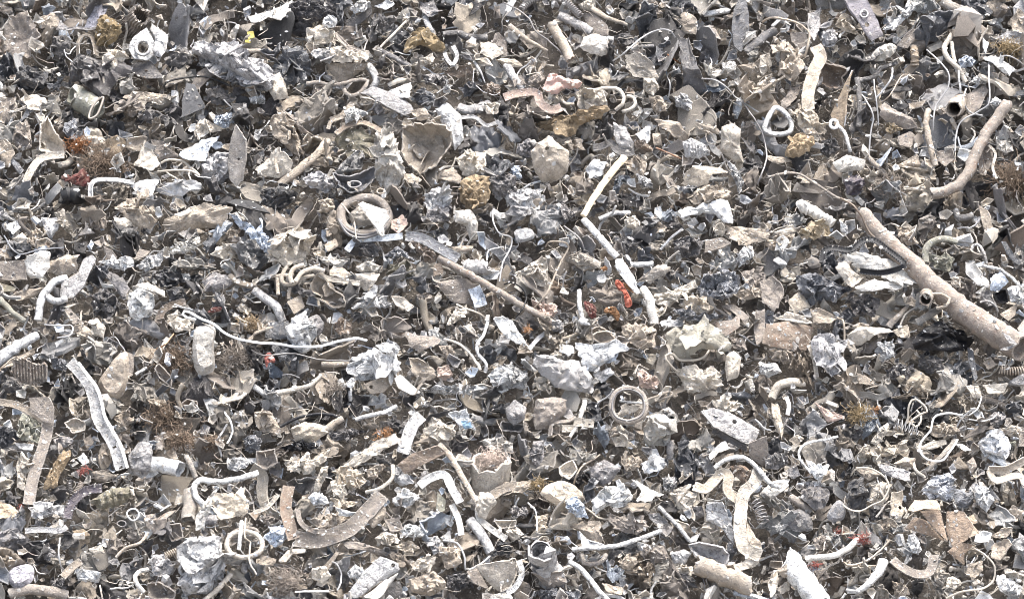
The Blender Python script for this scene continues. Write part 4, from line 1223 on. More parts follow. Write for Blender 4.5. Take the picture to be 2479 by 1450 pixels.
cr;tan;tan crumple;h5;590,100 700,80 760,160 680,210
cr;tan;tan shredded wad;h5;800,140 900,100 960,180 860,220
sh;tan;beige fold;h6;660,540 760,530 840,570 760,610 680,600
@1,2
sp;taupe;*U shaped dusty strap frame;w112 h9;935,700 880,765 800,850 720,930 600,990 450,1030 310,1015
+left_arm;sp;rustl;;w86 h9;300,1020 265,900 240,780 265,640
+flange;sp;brnt;;w34 h12;325,800 350,900 440,960 620,970
sh;cream;*long cream cloth draped over the strap frame;h9 e50;640,480 760,400 900,320 1050,270 1080,320 950,380 860,440 750,500 650,510
cr;cream;cream upright sheaf;h8;440,640 500,500 550,500 520,600 470,690
lu;whiteb;white lump within the frame;h9;400,720 450,680 540,720 540,770 440,780
cr;cream;cream pleated scrap;h8;560,600 640,590 690,700 640,730 580,690
cr;tan;tan wad in the frame;h7;430,880 560,840 720,870 640,930 480,950
sh;whiteb;white flake in the frame;h9;600,790 730,830 700,860 620,850
cr;tan;tan ribbon wad;h8;820,520 940,480 960,500 880,590 830,590
cr;creamt;cream crumple cluster in the frame;h7;550,720 640,740 760,760 700,800 600,780
cr;creamt;*cream knotted mass;h7;600,520 760,520 820,600 720,680 600,600
sp;pale;*pale patterned film strip;w88 h11 k;1215,135 1150,205 1110,310 1080,405
cr;cream;*cream tattered sheet top;h9;1220,230 1300,150 1380,190 1460,240 1440,290 1340,320 1230,270
sh;tan;tan shelf sheet;h7;1140,340 1260,280 1400,310 1420,370 1300,330
sh;whitem;*white scrap with a blue smear;h9 e40;1400,120 1530,90 1580,190 1600,240 1480,200
+blue_smear;sh;blue;;h11 e40;1500,180 1560,170 1580,220 1520,230
pl;brn;*brown shovel shaped panel;h12 e25;1040,490 1140,410 1330,350 1390,400 1250,470 1100,560
tu;tan;*flat tan wooden handle;r28,20 h10 F;1340,340 1430,435 1500,560 1570,680 1610,750
hu;cream;*round cream pot;r150 h8 H1 q;1712,462 1712,585
tf;copp;*copper fibres filling the pot;r105 h10;1712,455
tu;cream;*cream hooked rod;r17 h10;1010,490 1010,570 960,630 890,668 815,685
sh;pale;white triangular flap;h8;1040,510 1100,530 1160,620 1080,640 1010,600
sp;whiteb;*white crumpled tape arch;w58 h9 k;1200,640 1280,580 1380,560 1430,650 1490,760
+tail;sp;creamw;;w42 h8;1430,770 1480,880 1500,990
pl;olvg;grey green bag;h7;1330,680 1390,740 1380,820 1320,830
cr;whiteb;white crumble;h8;1060,960 1130,900 1260,960 1210,1010 1090,1000
cr;cream;cream folded blob;h8;890,1020 950,960 1050,1000 1000,1070 900,1040
do;cream;*cream C shaped hook casting;h9 e30;1630,680 1720,690 1760,760 1700,820 1680,880 1620,860 1600,780
+arm;sp;creamw;;w44 h8;1620,760 1630,870 1720,950 1820,1020
+upper_arm;sp;tan;;w64 h8;1720,710 1800,660 1900,630
tu;pale;pale grey bar;r44 h7;1560,880 1640,980 1710,1115
tu;blk;*curved black rod;r14 h9;200,215 330,150 460,125 580,130 660,180
do;creamt;*rolled tan can with a slot;h8;270,230 380,180 510,200 550,260 440,330 310,320
+tube_end;tu;tan;;r26 h8;530,230 590,190 650,160
cr;tan;tan barrel shaped crumple;h7;10,140 80,90 150,120 210,230 160,270 50,240
tf;org;*copper orange fibre clump;r75 h8;950,265
tu;white;*thin white fork rod;r19 h9;740,165 850,132 950,112 1035,70
fo;blk;black torn film;h7;200,370 340,320 480,350 430,390 250,395
bo;taupe;taupe cup;h7;40,400 160,380 180,470 100,520 40,490
cr;cream;cream shredded heap;h8;230,500 300,420 380,480 440,440 560,380 540,450 400,550 260,540
fo;bluew;*blue white foil ball;h8;80,1010 160,930 250,920 260,1010 170,1090
sh;cream;*cream twisted flag;h9;190,1180 270,1080 380,1080 390,1120 300,1125 240,1190
sh;tan;tan flat scrap;h7;50,1130 180,1160 150,1210 60,1200
sh;taupe;*long taupe trough plate;h8 f;650,1020 760,1030 900,1080 1060,1130 1030,1155 850,1115 700,1085
bo;tan;tan tilted cup;h7;580,1070 650,1050 690,1110 620,1130
pl;tan;*tan plank post with a disc;h8 e30;465,1270 600,1110 630,1110 530,1260 480,1310
+disc;lu;cream;;h8;420,1240 530,1210 570,1290 500,1340 430,1300
wi;pale;pale hooked wire by the plank;r9 h10;555,1185 600,1190 640,1270 630,1340 605,1390
wi;whiteb;straight pale wire;r9 h9;310,1395 430,1385 560,1387
lu;whitem;white grey nugget;h8;680,1260 740,1200 810,1250 780,1310 700,1300
pl;pale;*large pale bracket with a bolt hole;h10 e35 o1012,1205,14;700,1390 800,1250 920,1140 1050,1190 1060,1240 900,1340 780,1430 720,1440
+underside;sh;creamw;;h9 e50;800,1430 950,1310 1060,1250 1000,1330 900,1460
lu;tan;*tan notched block;h8 e35;1120,1310 1300,1250 1380,1310 1390,1370 1280,1430 1140,1400
cr;cream;cream bunched hat;h9;1140,1240 1200,1150 1320,1150 1310,1200 1220,1260
pl;tang;*tan grey triangular plate;h10 e25;1600,1210 1760,1180 1890,1180 1880,1300 1800,1420 1700,1340
pl;taupe;taupe plate behind the triangle;h7;1540,1250 1610,1220 1700,1380 1580,1330
wi;pale;*pale arched wire above the triangle;r10 h11;1370,1030 1470,1050 1520,1150 1525,1240 1620,1200 1700,1135
sh;tan;tan pointed sheet;h7;820,890 940,760 960,850 870,940
sh;taupe;taupe tilted sheet;h6;950,880 1050,850 1080,960 1000,980
tf;taupe;taupe leafy fibre patch;r120 h6;250,1320
cr;white;white crumple;h8;1040,690 1140,680 1200,720 1100,800 1010,760
cr;creamt;cream curled scrap;h7;1000,1070 1130,1030 1210,1080 1120,1130
cr;pale;pale shredded wad;h6;1240,1010 1320,1000 1400,1080 1300,1130
fo;char;dark glossy wad;h5;1740,1040 1840,1030 1870,1110 1770,1150
cr;tan;tan mound;h6;1330,1070 1480,1080 1510,1200 1390,1240
fo;greyd;grey foil;h5;540,250 700,230 820,250 700,310 580,320
sp;cream;cream curl on the left;w30 h8;10,830 110,790 190,700
cr;taupe;taupe curl;h6;40,880 130,830 190,890 110,920
bo;cream;cream rim shell;h7;1740,890 1890,890 1880,930 1780,940
cr;creamg;cream grey torn heap;h6;1640,320 1740,290 1880,340 1860,410 1730,390
fo;greyd;dark foil heap bottom;h5;1400,1280 1530,1260 1580,1350 1450,1420 1390,1380
pl;dk;dark sheet face;h5;960,1330 1060,1320 1090,1430 950,1450
@2,2
cl;taupe;*heavy taupe grooved ring;r23 h11;770,70 800,-25 890,-60 985,-20 1015,70 985,145 890,182 800,150
+inner_groove;cl;greyd;;r8 h13;775,70 805,-20 890,-52 978,-15 1008,70 978,140 890,172 803,145
tu;white;thin white rod inside the ring;r11 h9;830,30 900,40 990,45
sh;cream;cream flap inside the ring;h7;800,140 860,70 970,60 960,100 850,140
do;greyl;*shiny grey ball knob;h8;10,90 80,20 160,80 150,160 70,210 20,160
bo;dk;dark dish under the ball knob;h5;-20,180 150,210 120,250 -20,240
do;taupe;*crumpled taupe paint can;h7;210,140 230,20 360,0 450,20 440,130 320,230 220,240
tu;creamw;*cream wooden splinter;r22,12 h10;580,30 540,170 480,280 420,345
sp;cream;*cream strap with punched holes;w60 h9 o575,187,8 o612,195,8;500,180 560,185 645,195
sp;cream;short cream strap;w50 h8;415,228 530,228
sp;taupe;*looped taupe band;w30 h8 t40;330,280 340,200 390,180 470,170 510,140
lu;creamg;*folded cream pillow lump;h9 e35 K;1000,230 1080,130 1180,70 1240,130 1245,260 1110,300 1050,360 1010,300
tu;grey;grey upright stub;r30 h7;1190,330 1192,390 1190,445
pl;greyl;*grey plank with one hole;h10 e45 o1648,183,17;1410,110 1490,80 1660,130 1830,230 1820,290 1740,340 1500,220
+bent_end;pl;taupe;;h9 e10;1750,335 1880,280 1900,420 1860,500 1760,430
+edge;pl;dk;;h8 e10;1495,225 1740,345 1740,395 1490,262
tu;whiteb;*long white arched pipe;r20 h12;1510,510 1590,450 1700,432 1790,480 1880,590 1915,630 1980,648
sp;creamt;*wavy cream tan strap;w78 h10 t25;1360,640 1440,660 1520,590 1560,545 1610,560 1600,640 1620,700 1700,750
sp;cream;*long crossing cream ribbon;w88 h11 k;1830,530 1790,620 1720,690 1700,800 1690,950 1720,1080 1840,1140
sh;tan;tan cross piece;h10;1740,900 1830,1030 1860,1120 1780,1120 1730,1000
lu;rustl;*rusty tan knuckle;h7;1620,500 1720,490 1770,540 1720,620 1640,560
co;grey;*loose thin wire coil;r48 h8 v4;1790,740 1830,810 1860,900
st;creamt;*cream pillow shaped slab;h8 e40;260,690 330,620 450,610 570,700 560,760 440,810 330,750
fo;bluew;*blue white foil scrap on the pillow slab;h11;450,740 520,710 570,780 610,870 520,860 440,800
cr;whiteb;*white crumpled heap;h9;630,750 720,640 860,640 930,720 850,800 740,780 650,850
sh;creamw;*white bird shaped scrap;h10 e50;920,590 950,600 1060,660 1150,700 1080,710 1050,750 940,760 990,680
bo;cream;cream fan cup;h7;400,510 490,460 520,520 470,590 410,560
cr;whitem;white grey foil block;h8;980,480 1080,420 1150,430 1160,500 1070,560 1000,540
do;grey;grey rounded hood;h6;610,510 720,450 840,510 760,620 700,640 620,590
sh;tan;*tan open box flap;h8 e35 f;470,930 560,890 680,890 720,1040 580,1060 550,970
+torn_flap;sh;white;;h10 e50;540,960 620,1040 720,1060 560,1072
tu;whiteb;*long white curved rod;r20 h12;490,1092 650,1082 800,1070 960,1020 1125,962
tu;whiteb;*white rod running off the bottom;r22 h11;470,1180 550,1230 620,1310 690,1400 760,1470
hu;palem;*hollow ribbed pale cylinder;r95 c6 h8 H4;255,1110 300,1200 350,1310
sh;taupe;taupe triangular base;h7;200,1260 420,1250 460,1330 320,1375
tu;taupe;*taupe half oval loop;r19 h8;560,1130 570,1190 630,1202 700,1180 730,1130
lu;tan;*thick tan disc;h9 e40;830,1190 870,1140 950,1150 960,1190 900,1240 850,1230
hu;tan;*big tan pipe with a notched mouth;r74 h9;1375,1205 1500,1250 1640,1310 1775,1355
bo;palem;*boat shaped trough with a white rim;h7 e35;1320,1060 1400,1050 1560,1080 1620,1150 1570,1220 1460,1190 1380,1140
sh;cream;cream draped cloth;h8;1630,1220 1760,1150 1850,1150 1800,1210 1680,1265
sh;tan;tan tapered fold;h7 f;1240,870 1330,940 1400,990 1290,990 1240,930
sh;greyl;grey brown ear;h7;1030,840 1110,830 1180,900 1110,930 1050,880
tu;pale;pale slanting rod;r18 h9;1110,790 1170,850 1250,930 1330,1030
sh;pale;*tall pale slumped sheet;h7 e30;1440,770 1560,750 1610,870 1670,980 1640,1060 1560,940 1450,880
cr;cream;*cream knobbly crumple;h7;1190,680 1290,650 1400,700 1340,830 1260,840 1220,760
cr;cream;cream torn crust;h7;760,260 830,200 900,260 880,340 960,360 800,360
sh;creamw;*bright cream folded corner;h9 e55;1470,410 1500,370 1580,310 1620,370 1540,400 1480,455
sh;tan;tan sheet below the folded corner;h7;1490,450 1660,390 1650,430 1530,480
bo;tang;half cylinder at the slope's foot;h7;-20,1180 80,1170 90,1250 40,1360 -20,1400
sp;white;white curved blade;w40 h8;105,1170 130,1260 85,1360 20,1405
fo;slate;slate foil at the bottom;h6;240,1400 420,1390 560,1400 520,1460 260,1465
sh;tan;tan chip;h7;700,1330 850,1370 840,1425 740,1390
sh;tan;broad tan slab edge;h7 e55;-20,620 190,590 210,640 120,690 -20,725
tf;och;*ochre fibre clump by the slab;r60 h9;250,630
lu;grey;*upright grey oblong;h8 e30;210,320 290,310 290,430 260,550 200,540 200,420
wi;tan;bent tan wire;r9 h9;500,630 520,570 560,500 640,450 690,410
wi;whiteb;short white wire;r7 h9;170,760 220,800 235,870 235,960
cr;taupe;taupe folded cluster;h7;730,830 860,880 990,850 1050,930 960,990 800,960
do;pale;pale cream cap;h7;1190,1120 1290,1090 1340,1120 1300,1200 1220,1200
tu;bluew;*pale blue rod at the bottom edge;r26 h8;1650,1400 1750,1425 1900,1465
cr;taupe;taupe crumple below the long rod;h6;1000,1080 1150,1060 1180,1150 1080,1200 1000,1160
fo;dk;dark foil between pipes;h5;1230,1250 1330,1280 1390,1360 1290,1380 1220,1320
cr;tan;tan wad in the ring's shade;h6;740,290 800,200 870,260 830,350 760,340
cr;cream;cream fragment heap;h6;0,950 90,930 150,990 60,1040
cr;creamt;cream curled fragment;h6;230,850 320,840 300,930 240,970
fo;grey;grey foil shreds;h6;40,800 160,790 180,850 60,870
cr;cream;cream ridge scrap;h6;1480,30 1600,20 1720,60 1640,110 1520,80
cr;tan;tan tatter;h6;830,440 960,420 1000,480 920,540 850,500
do;grey;grey bulge;h5;1320,790 1420,780 1440,850 1350,900
cr;cream;cream wedge scrap;h6;1160,1210 1290,1230 1360,1210 1340,1290 1240,1280
lu;tan;tan nubs;h6;860,1250 1000,1230 1030,1210 980,1270
fo;pale;pale crumpled foil;h6;1130,580 1230,570 1250,660 1150,680
@3,2
pl;cardb;*folded brown cardboard fan;h10 e40;1150,820 1290,800 1350,1040 1240,930
+flap;pl;cardb;;h11 e35;1340,820 1460,820 1530,920 1490,1020 1380,1080 1330,950
+flap;pl;cardbl;;h13 e60;1060,810 1110,740 1270,740 1300,810 1180,800 1110,825
+flap;pl;cardb;;h8 e30;1040,940 1110,860 1190,880 1330,1035 1200,990
+flap;pl;cardb;;h8 e20;1350,1110 1430,1040 1530,1060 1460,1130 1470,1210
+flap;pl;cardbl;;h11 e45;1450,830 1580,975 1500,1010 1440,930
lu;whiteb;*bright white stone;h9 e45;1560,340 1650,260 1780,290 1800,370 1740,430 1600,400
cr;olvg;grey green scrap by the white stone;h7;1790,330 1840,310 1830,365
fo;silv;*silver crumpled lump;h9 e45;1180,670 1230,570 1320,550 1410,590 1370,640 1400,730 1380,760 1260,730
do;slate;slate curved tin;h7;1390,650 1490,690 1530,640 1530,760 1460,800 1390,765
cr;whitem;*white spiky crumple;h8;1550,620 1620,640 1680,740 1630,830 1560,760 1540,690
sp;tanl;*S curled pale strip;w56 h9 t30;1900,455 1760,525 1650,525 1690,600 1800,572 1870,572 1910,650
hu;whiteb;*large white tube at the bottom;r88 h10;195,1170 300,1300 440,1490
+spike;tu;white;;r16,6 h14;260,1190 235,1130 220,1080
+inner_face;sh;tan;;h12 e20;120,1250 200,1190 260,1210 220,1290 170,1300
tu;creamw;*knobbly cream bone shaped stick;r26 h10;330,1160 430,1150 530,1140 620,1100 700,1020
tu;whiteb;*thick white bone shaped rod;r46,22 h10;890,1180 850,1250 770,1350 700,1395
+tail;tu;pale;;r11 h9;620,1382 720,1395
sp;taupe;*curved taupe gutter;w68 h9 t25;950,1165 1020,1222 1130,1270 1220,1250 1250,1130
lu;tang;taupe grey lump;h7;1240,1240 1310,1230 1350,1300 1310,1360 1250,1320
wi;tan;*tan forked twig;r12 h10;600,1185 640,1210 750,1180 860,1100 930,1030
+branch;wi;tan;;r8 h10;640,1210 740,1205 840,1207
lu;whitem;*upright white pebble;h8;1060,990 1110,980 1150,1050 1140,1130 1080,1110
fo;char;*charcoal lump with shiny flecks;h8;630,620 740,580 750,680 760,800 680,820 620,720
cr;cream;cream flattened wad;h8;780,640 900,600 930,700 870,790 790,750
sh;creamt;*cream tan tag with a slit;h8 o1010,790,14;940,690 1020,680 1030,780 1080,810 1000,850 940,860
wi;cream;*large loop of cream wire;r9 h11;660,560 700,510 800,510 900,570 940,640 900,740 820,780 740,820 650,810 580,750
st;slatel;*slate grey pyramid stone;h8;490,830 560,740 610,790 600,880 500,890
ra;greyd;*dark grey cloth dome;h7;290,690 400,640 500,680 470,780 390,810
tu;taupe;taupe rod under the cloth dome;r35 h6;220,720 300,770 370,820
cr;whiteb;*white crumpled tree shape;h9;330,450 380,460 430,520 500,480 470,560 410,600 360,540
tu;white;*thin white crook;r11 h10;370,550 290,450 280,400 300,360 370,322 470,310 560,285
wi;cream;*tangled cream wire loops;r10 h11;1060,190 1070,60 1110,20 1180,70 1200,110 1150,130 1080,180 1120,220 1150,200 1160,140 1130,110
co;pale;*flattened grey mesh spring;r42 h8 v4;970,190 1050,215 1140,245
wi;whiteb;*big pale wire loop;r10 h12;1450,130 1350,110 1250,140 1220,230 1150,320 1140,390 1200,450 1310,450 1370,370 1410,300
wi;white;white whisker wire;r7 h10;1500,160 1600,175 1680,150 1720,110
wi;white;white bent whisker wire;r7 h10;1590,0 1560,90 1500,140
sh;pinkl;*pinkish tan torn hide;h8;380,30 480,90 620,150 560,170 480,180 420,80
tf;och;*ochre fibre column;r85 h7;710,130
tf;org;orange thread tuft;r40 h8;840,90
tf;red;*bright red wire tangle;r75 h9;730,1020
tf;red;red thread patch;r45 h7;570,970
tf;red;thin red threads;r50 h6;400,1200
cr;cream;*cream twisted paper;h8;790,330 850,240 920,180 930,230 880,310 830,350
cr;creamt;tan cream crumple;h7;720,390 760,350 960,370 1050,300 1060,400 900,430 750,430
sh;cream;cream leaf scrap;h7;1150,370 1220,320 1330,310 1340,340 1230,380
sh;creamw;pale leaf beside the white stone;h8;1400,340 1450,330 1520,380 1470,400
do;brnt;brown curved hood;h6;1480,470 1530,430 1560,500 1510,560
do;tan;tan rounded hood;h7;960,480 1040,430 1120,440 1110,510 1030,500
tu;cream;*cream nail shaped peg;r14 h9;1100,470 1120,530 1185,580
sh;greyl;taupe grey curved sheet;h8;850,470 980,500 1070,560 1070,620 980,590 880,540
sh;tan;tan leaf in the wire loop;h7;690,510 800,520 860,560 780,610 730,570
cr;greyd;dark grey folded sheet;h7;60,410 200,430 220,480 130,520 40,510
pl;grey;grey upright chip;h7;170,540 260,480 290,560 240,590
sh;tan;tan chip;h7;210,310 270,270 320,300 260,360
sh;creamw;*cream white broad shard;h8;0,680 80,600 200,590 210,640 120,720 20,720
sh;creamt;tall cream shard;h7;90,60 140,60 170,230 160,310 100,190
sp;white;white upright sliver;w28 h8;190,0 210,60 200,130
wi;cream;*cream cord curving along the bottom;r10 h10;1520,1080 1600,1130 1680,1220 1670,1320 1600,1380 1470,1390 1340,1445
sh;tan;tan curled scrap;h8;1660,990 1750,940 1810,940 1770,1010 1690,1012
sh;tan;tan bent plate;h8;1660,1060 1780,1020 1810,1060 1720,1170 1660,1150
sh;whiteb;bright white corner by the cardboard;h10;1560,960 1660,970 1640,1040 1540,1040
pl;tano;square orange tan chip;h9;1480,870 1530,840 1560,900 1510,920
cr;cream;cream frayed wad;h6;1340,1300 1400,1290 1450,1340 1380,1400 1320,1370
sh;tan;large dull tan leaf;h7;1490,1200 1600,1170 1600,1240 1540,1300 1480,1270
sh;cream;cream shard beside white tube;h7;60,1330 120,1240 130,1370 80,1445
cr;cream;cream crumpled chip;h7;120,1370 220,1310 210,1390 150,1412
cr;taupe;taupe cloth patch;h6;390,1010 470,990 480,1090 400,1100
do;greyd;dark grey shell with pits;h6;180,860 280,790 380,860 380,960 250,970 190,920
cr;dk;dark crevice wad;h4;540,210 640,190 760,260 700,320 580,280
cr;palem;pale mottled wad;h5;300,620 400,600 480,640 350,680
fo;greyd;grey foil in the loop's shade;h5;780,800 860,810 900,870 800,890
cr;tan;tan wad;h5;850,890 960,870 990,940 880,970
cr;taupe;taupe wad bottom;h5;380,1250 470,1230 500,1300 420,1330
cr;tan;tan rumple;h5;950,1330 1050,1340 1080,1420 970,1440
cr;white;white grey crumple at the corner;h6;1680,1300 1780,1290 1880,1360 1860,1440 1720,1400
cr;tan;tan layered scrap;h6;1190,210 1400,190 1440,250 1260,300
tu;tang;grey tan branch;r20 h8;1190,530 1280,450 1350,370 1400,310
cr;cream;pale crumple at the edge;h6;1700,240 1800,200 1900,230 1890,300 1790,290
lu;grey;grey corner mound;h6;1610,170 1680,110 1760,130 1740,200 1650,220
sh;tan;tan tilted sheet;h5;1740,830 1820,780 1900,820 1880,900 1790,880
"""
# ------------------------------------------------------------------ reading the survey
CODES = dict(sh=("sheet_scrap", "sheet scrap"), pl=("metal_plate", "plate"), cr=("crumpled_scrap", "crumpled scrap"), fo=("crumpled_foil", "foil"),
             lu=("scrap_lump", "lump"), bo=("broken_casing", "casing"), do=("bent_shell", "shell"), ra=("cloth_rag", "rag"), fm=("foam_lump", "foam"),
             st=("stone", "stone"), tu=("metal_rod", "rod"), hu=("pipe", "pipe"), wi=("wire", "wire"), sp=("metal_strip", "strip"),
             cl=("metal_ring", "ring"), co=("coil_spring", "spring"), tf=("fibre_tuft", "fibre tuft"))
NOUNS = {n: (n, n) for n in ("can pipe bracket fitting hoop cup bowl dish hook bag paper cork peg pot handle hose bushing bellows bolt drum tin sleeve boulder cable gutter "
                             "cardboard twig knob tag belt cloth fork spoon bone axle roller clamp pouch hide").split()}
NOUNS.update(wheel=("caster_wheel", "wheel"), spring=("coil_spring", "spring"), ring=("metal_ring", "ring"), rod=("metal_rod", "rod"), stick=("wooden_stick", "stick"),
             tube=("metal_tube", "tube"), wire=("wire", "wire"), strip=("metal_strip", "strip"), strap=("metal_strap", "strap"), sheet=("sheet_scrap", "sheet scrap"),
             plate=("metal_plate", "plate"), foil=("crumpled_foil", "foil"), stone=("stone", "stone"), pebble=("stone", "stone"), rag=("cloth_rag", "rag"), dome=("bent_shell", "shell"),
             shell=("bent_shell", "shell"), casing=("broken_casing", "casing"), box=("torn_box", "box"), bar=("metal_bar", "bar"), film=("plastic_film", "film"), cone=("sheet_cone", "cone"),
             bundle=("looped_cable", "cable"), prong=("metal_prong", "prong"), band=("metal_band", "band"), cord=("cord", "cord"), ribbon=("cloth_ribbon", "ribbon"), splinter=("wood_splinter", "splinter"),
             flap=("sheet_flap", "flap"), flake=("scrap_flake", "flake"), shard=("sheet_shard", "shard"), chip=("scrap_chip", "chip"), clod=("scrap_clod", "clod"), disc=("metal_disc", "disc"),
             hub=("wheel_hub", "hub"), branch=("branch", "branch"), tongue=("sheet_tongue", "tongue"), trough=("metal_trough", "trough"), nugget=("scrap_nugget", "nugget"), net=("wire_net", "net"),
             mesh=("wire_mesh", "mesh"), fold=("folded_sheet", "folded sheet"), log=("log", "log"), scrap=None, wad=None, lump=None, crumple=None)
STOP = set("with of by in on under below over across bent behind inside around draped at along beside off facing through curving pierced filling hanging running above beneath".split())

def kind_of(code, desc):
    head = []
    for w in desc.split():
        if w in STOP: break
        head.append(w)
    for w in reversed(head[-2:]):
        if code in ('tf', 'fm') : break
        if NOUNS.get(w): return NOUNS[w]
        if w in NOUNS: break
    return CODES[code]

def mat_of(code, tint, opts):
    if 'P' in opts or tint in ('blk', 'blkz', 'yel'): return M_PLAST
    if code == 'fo': return M_FOIL if tint not in ('char', 'blk', 'dk', 'slated', 'olvd') else M_DARK
    if code == 'ra': return M_CLOTH
    if code == 'fm': return M_FOAM
    if code == 'wi': return M_WIRE
    if code == 'tf': return M_FIBRE
    if tint in ('white', 'whitem', 'whiteg', 'pale', 'palem', 'greyl', 'silv', 'bluew', 'lilac', 'slate', 'grey', 'whiteb'): return M_MOTT
    if tint in ('dk', 'char', 'dks', 'slated', 'greyd', 'lilacd', 'purp'): return M_DARK
    if tint in ('wood',): return M_WOOD
    if tint in ('brnt', 'brnp', 'brnd', 'rustl', 'rust'): return M_PIPE
    return M_DUST

def read_opts(s):
    d = {}
    for t in s.split():
        if t[0] == 'o' and ',' in t or (t[0] == 'o' and t[1:2].isdigit()):
            d.setdefault('o', []).append(t[1:])
        else:
            d[t[0]] = t[1:]
    if ' o' in ' ' + s:
        d['holes'] = [tuple(float(v) for v in t[1:].split(',')) for t in s.split() if t[0] == 'o']
    return d

TILE = 640.0 / 1894.0
TX, TY = (0, 610, 1220, 1839), (0, 480, 960)
GRID = 4
COVER = np.zeros((1450 // GRID + 40, 2479 // GRID + 40), np.float32)     # what the surveyed pieces already fill, with a margin of 20 cells
HSC = 0.0085                                                               # survey heights are in rough centimetres

def cover_poly(P, v=1.0):
    P = np.asarray(P) / GRID + 20
    x0, y0 = np.maximum(0, np.floor(P.min(0)).astype(int))
    x1, y1 = np.minimum([COVER.shape[1], COVER.shape[0]], np.ceil(P.max(0)).astype(int) + 1)
    if x1 <= x0 or y1 <= y0: return
    X, Y = np.meshgrid(np.arange(x0, x1) + .5, np.arange(y0, y1) + .5)
    ins = np.zeros(X.shape, bool)
    for i in range(len(P)):
        (ax, ay), (bx, by) = P[i], P[(i + 1) % len(P)]
        if ay == by: continue
        c = ((ay > Y) != (by > Y)) & (X < (bx - ax) * (Y - ay) / (by - ay) + ax)
        ins ^= c
    COVER[y0:y1, x0:x1] = np.maximum(COVER[y0:y1, x0:x1], ins * v)

def cover_disc(x, y, r, v=1.0):
    a = np.arange(12) / 12 * 6.283
    cover_poly(np.stack([x + r * np.cos(a), y + r * np.sin(a)], 1), v)

def cover_share(x, y, r):
    cx, cy, cr = int(x / GRID + 20), int(y / GRID + 20), max(1, int(r / GRID))
    s = COVER[max(0, cy - cr):cy + cr + 1, max(0, cx - cr):cx + cr + 1]
    return float((s > 0).mean()) if s.size else 1.0

THINGS = []       # dicts: obj, desc, star, px, py, size

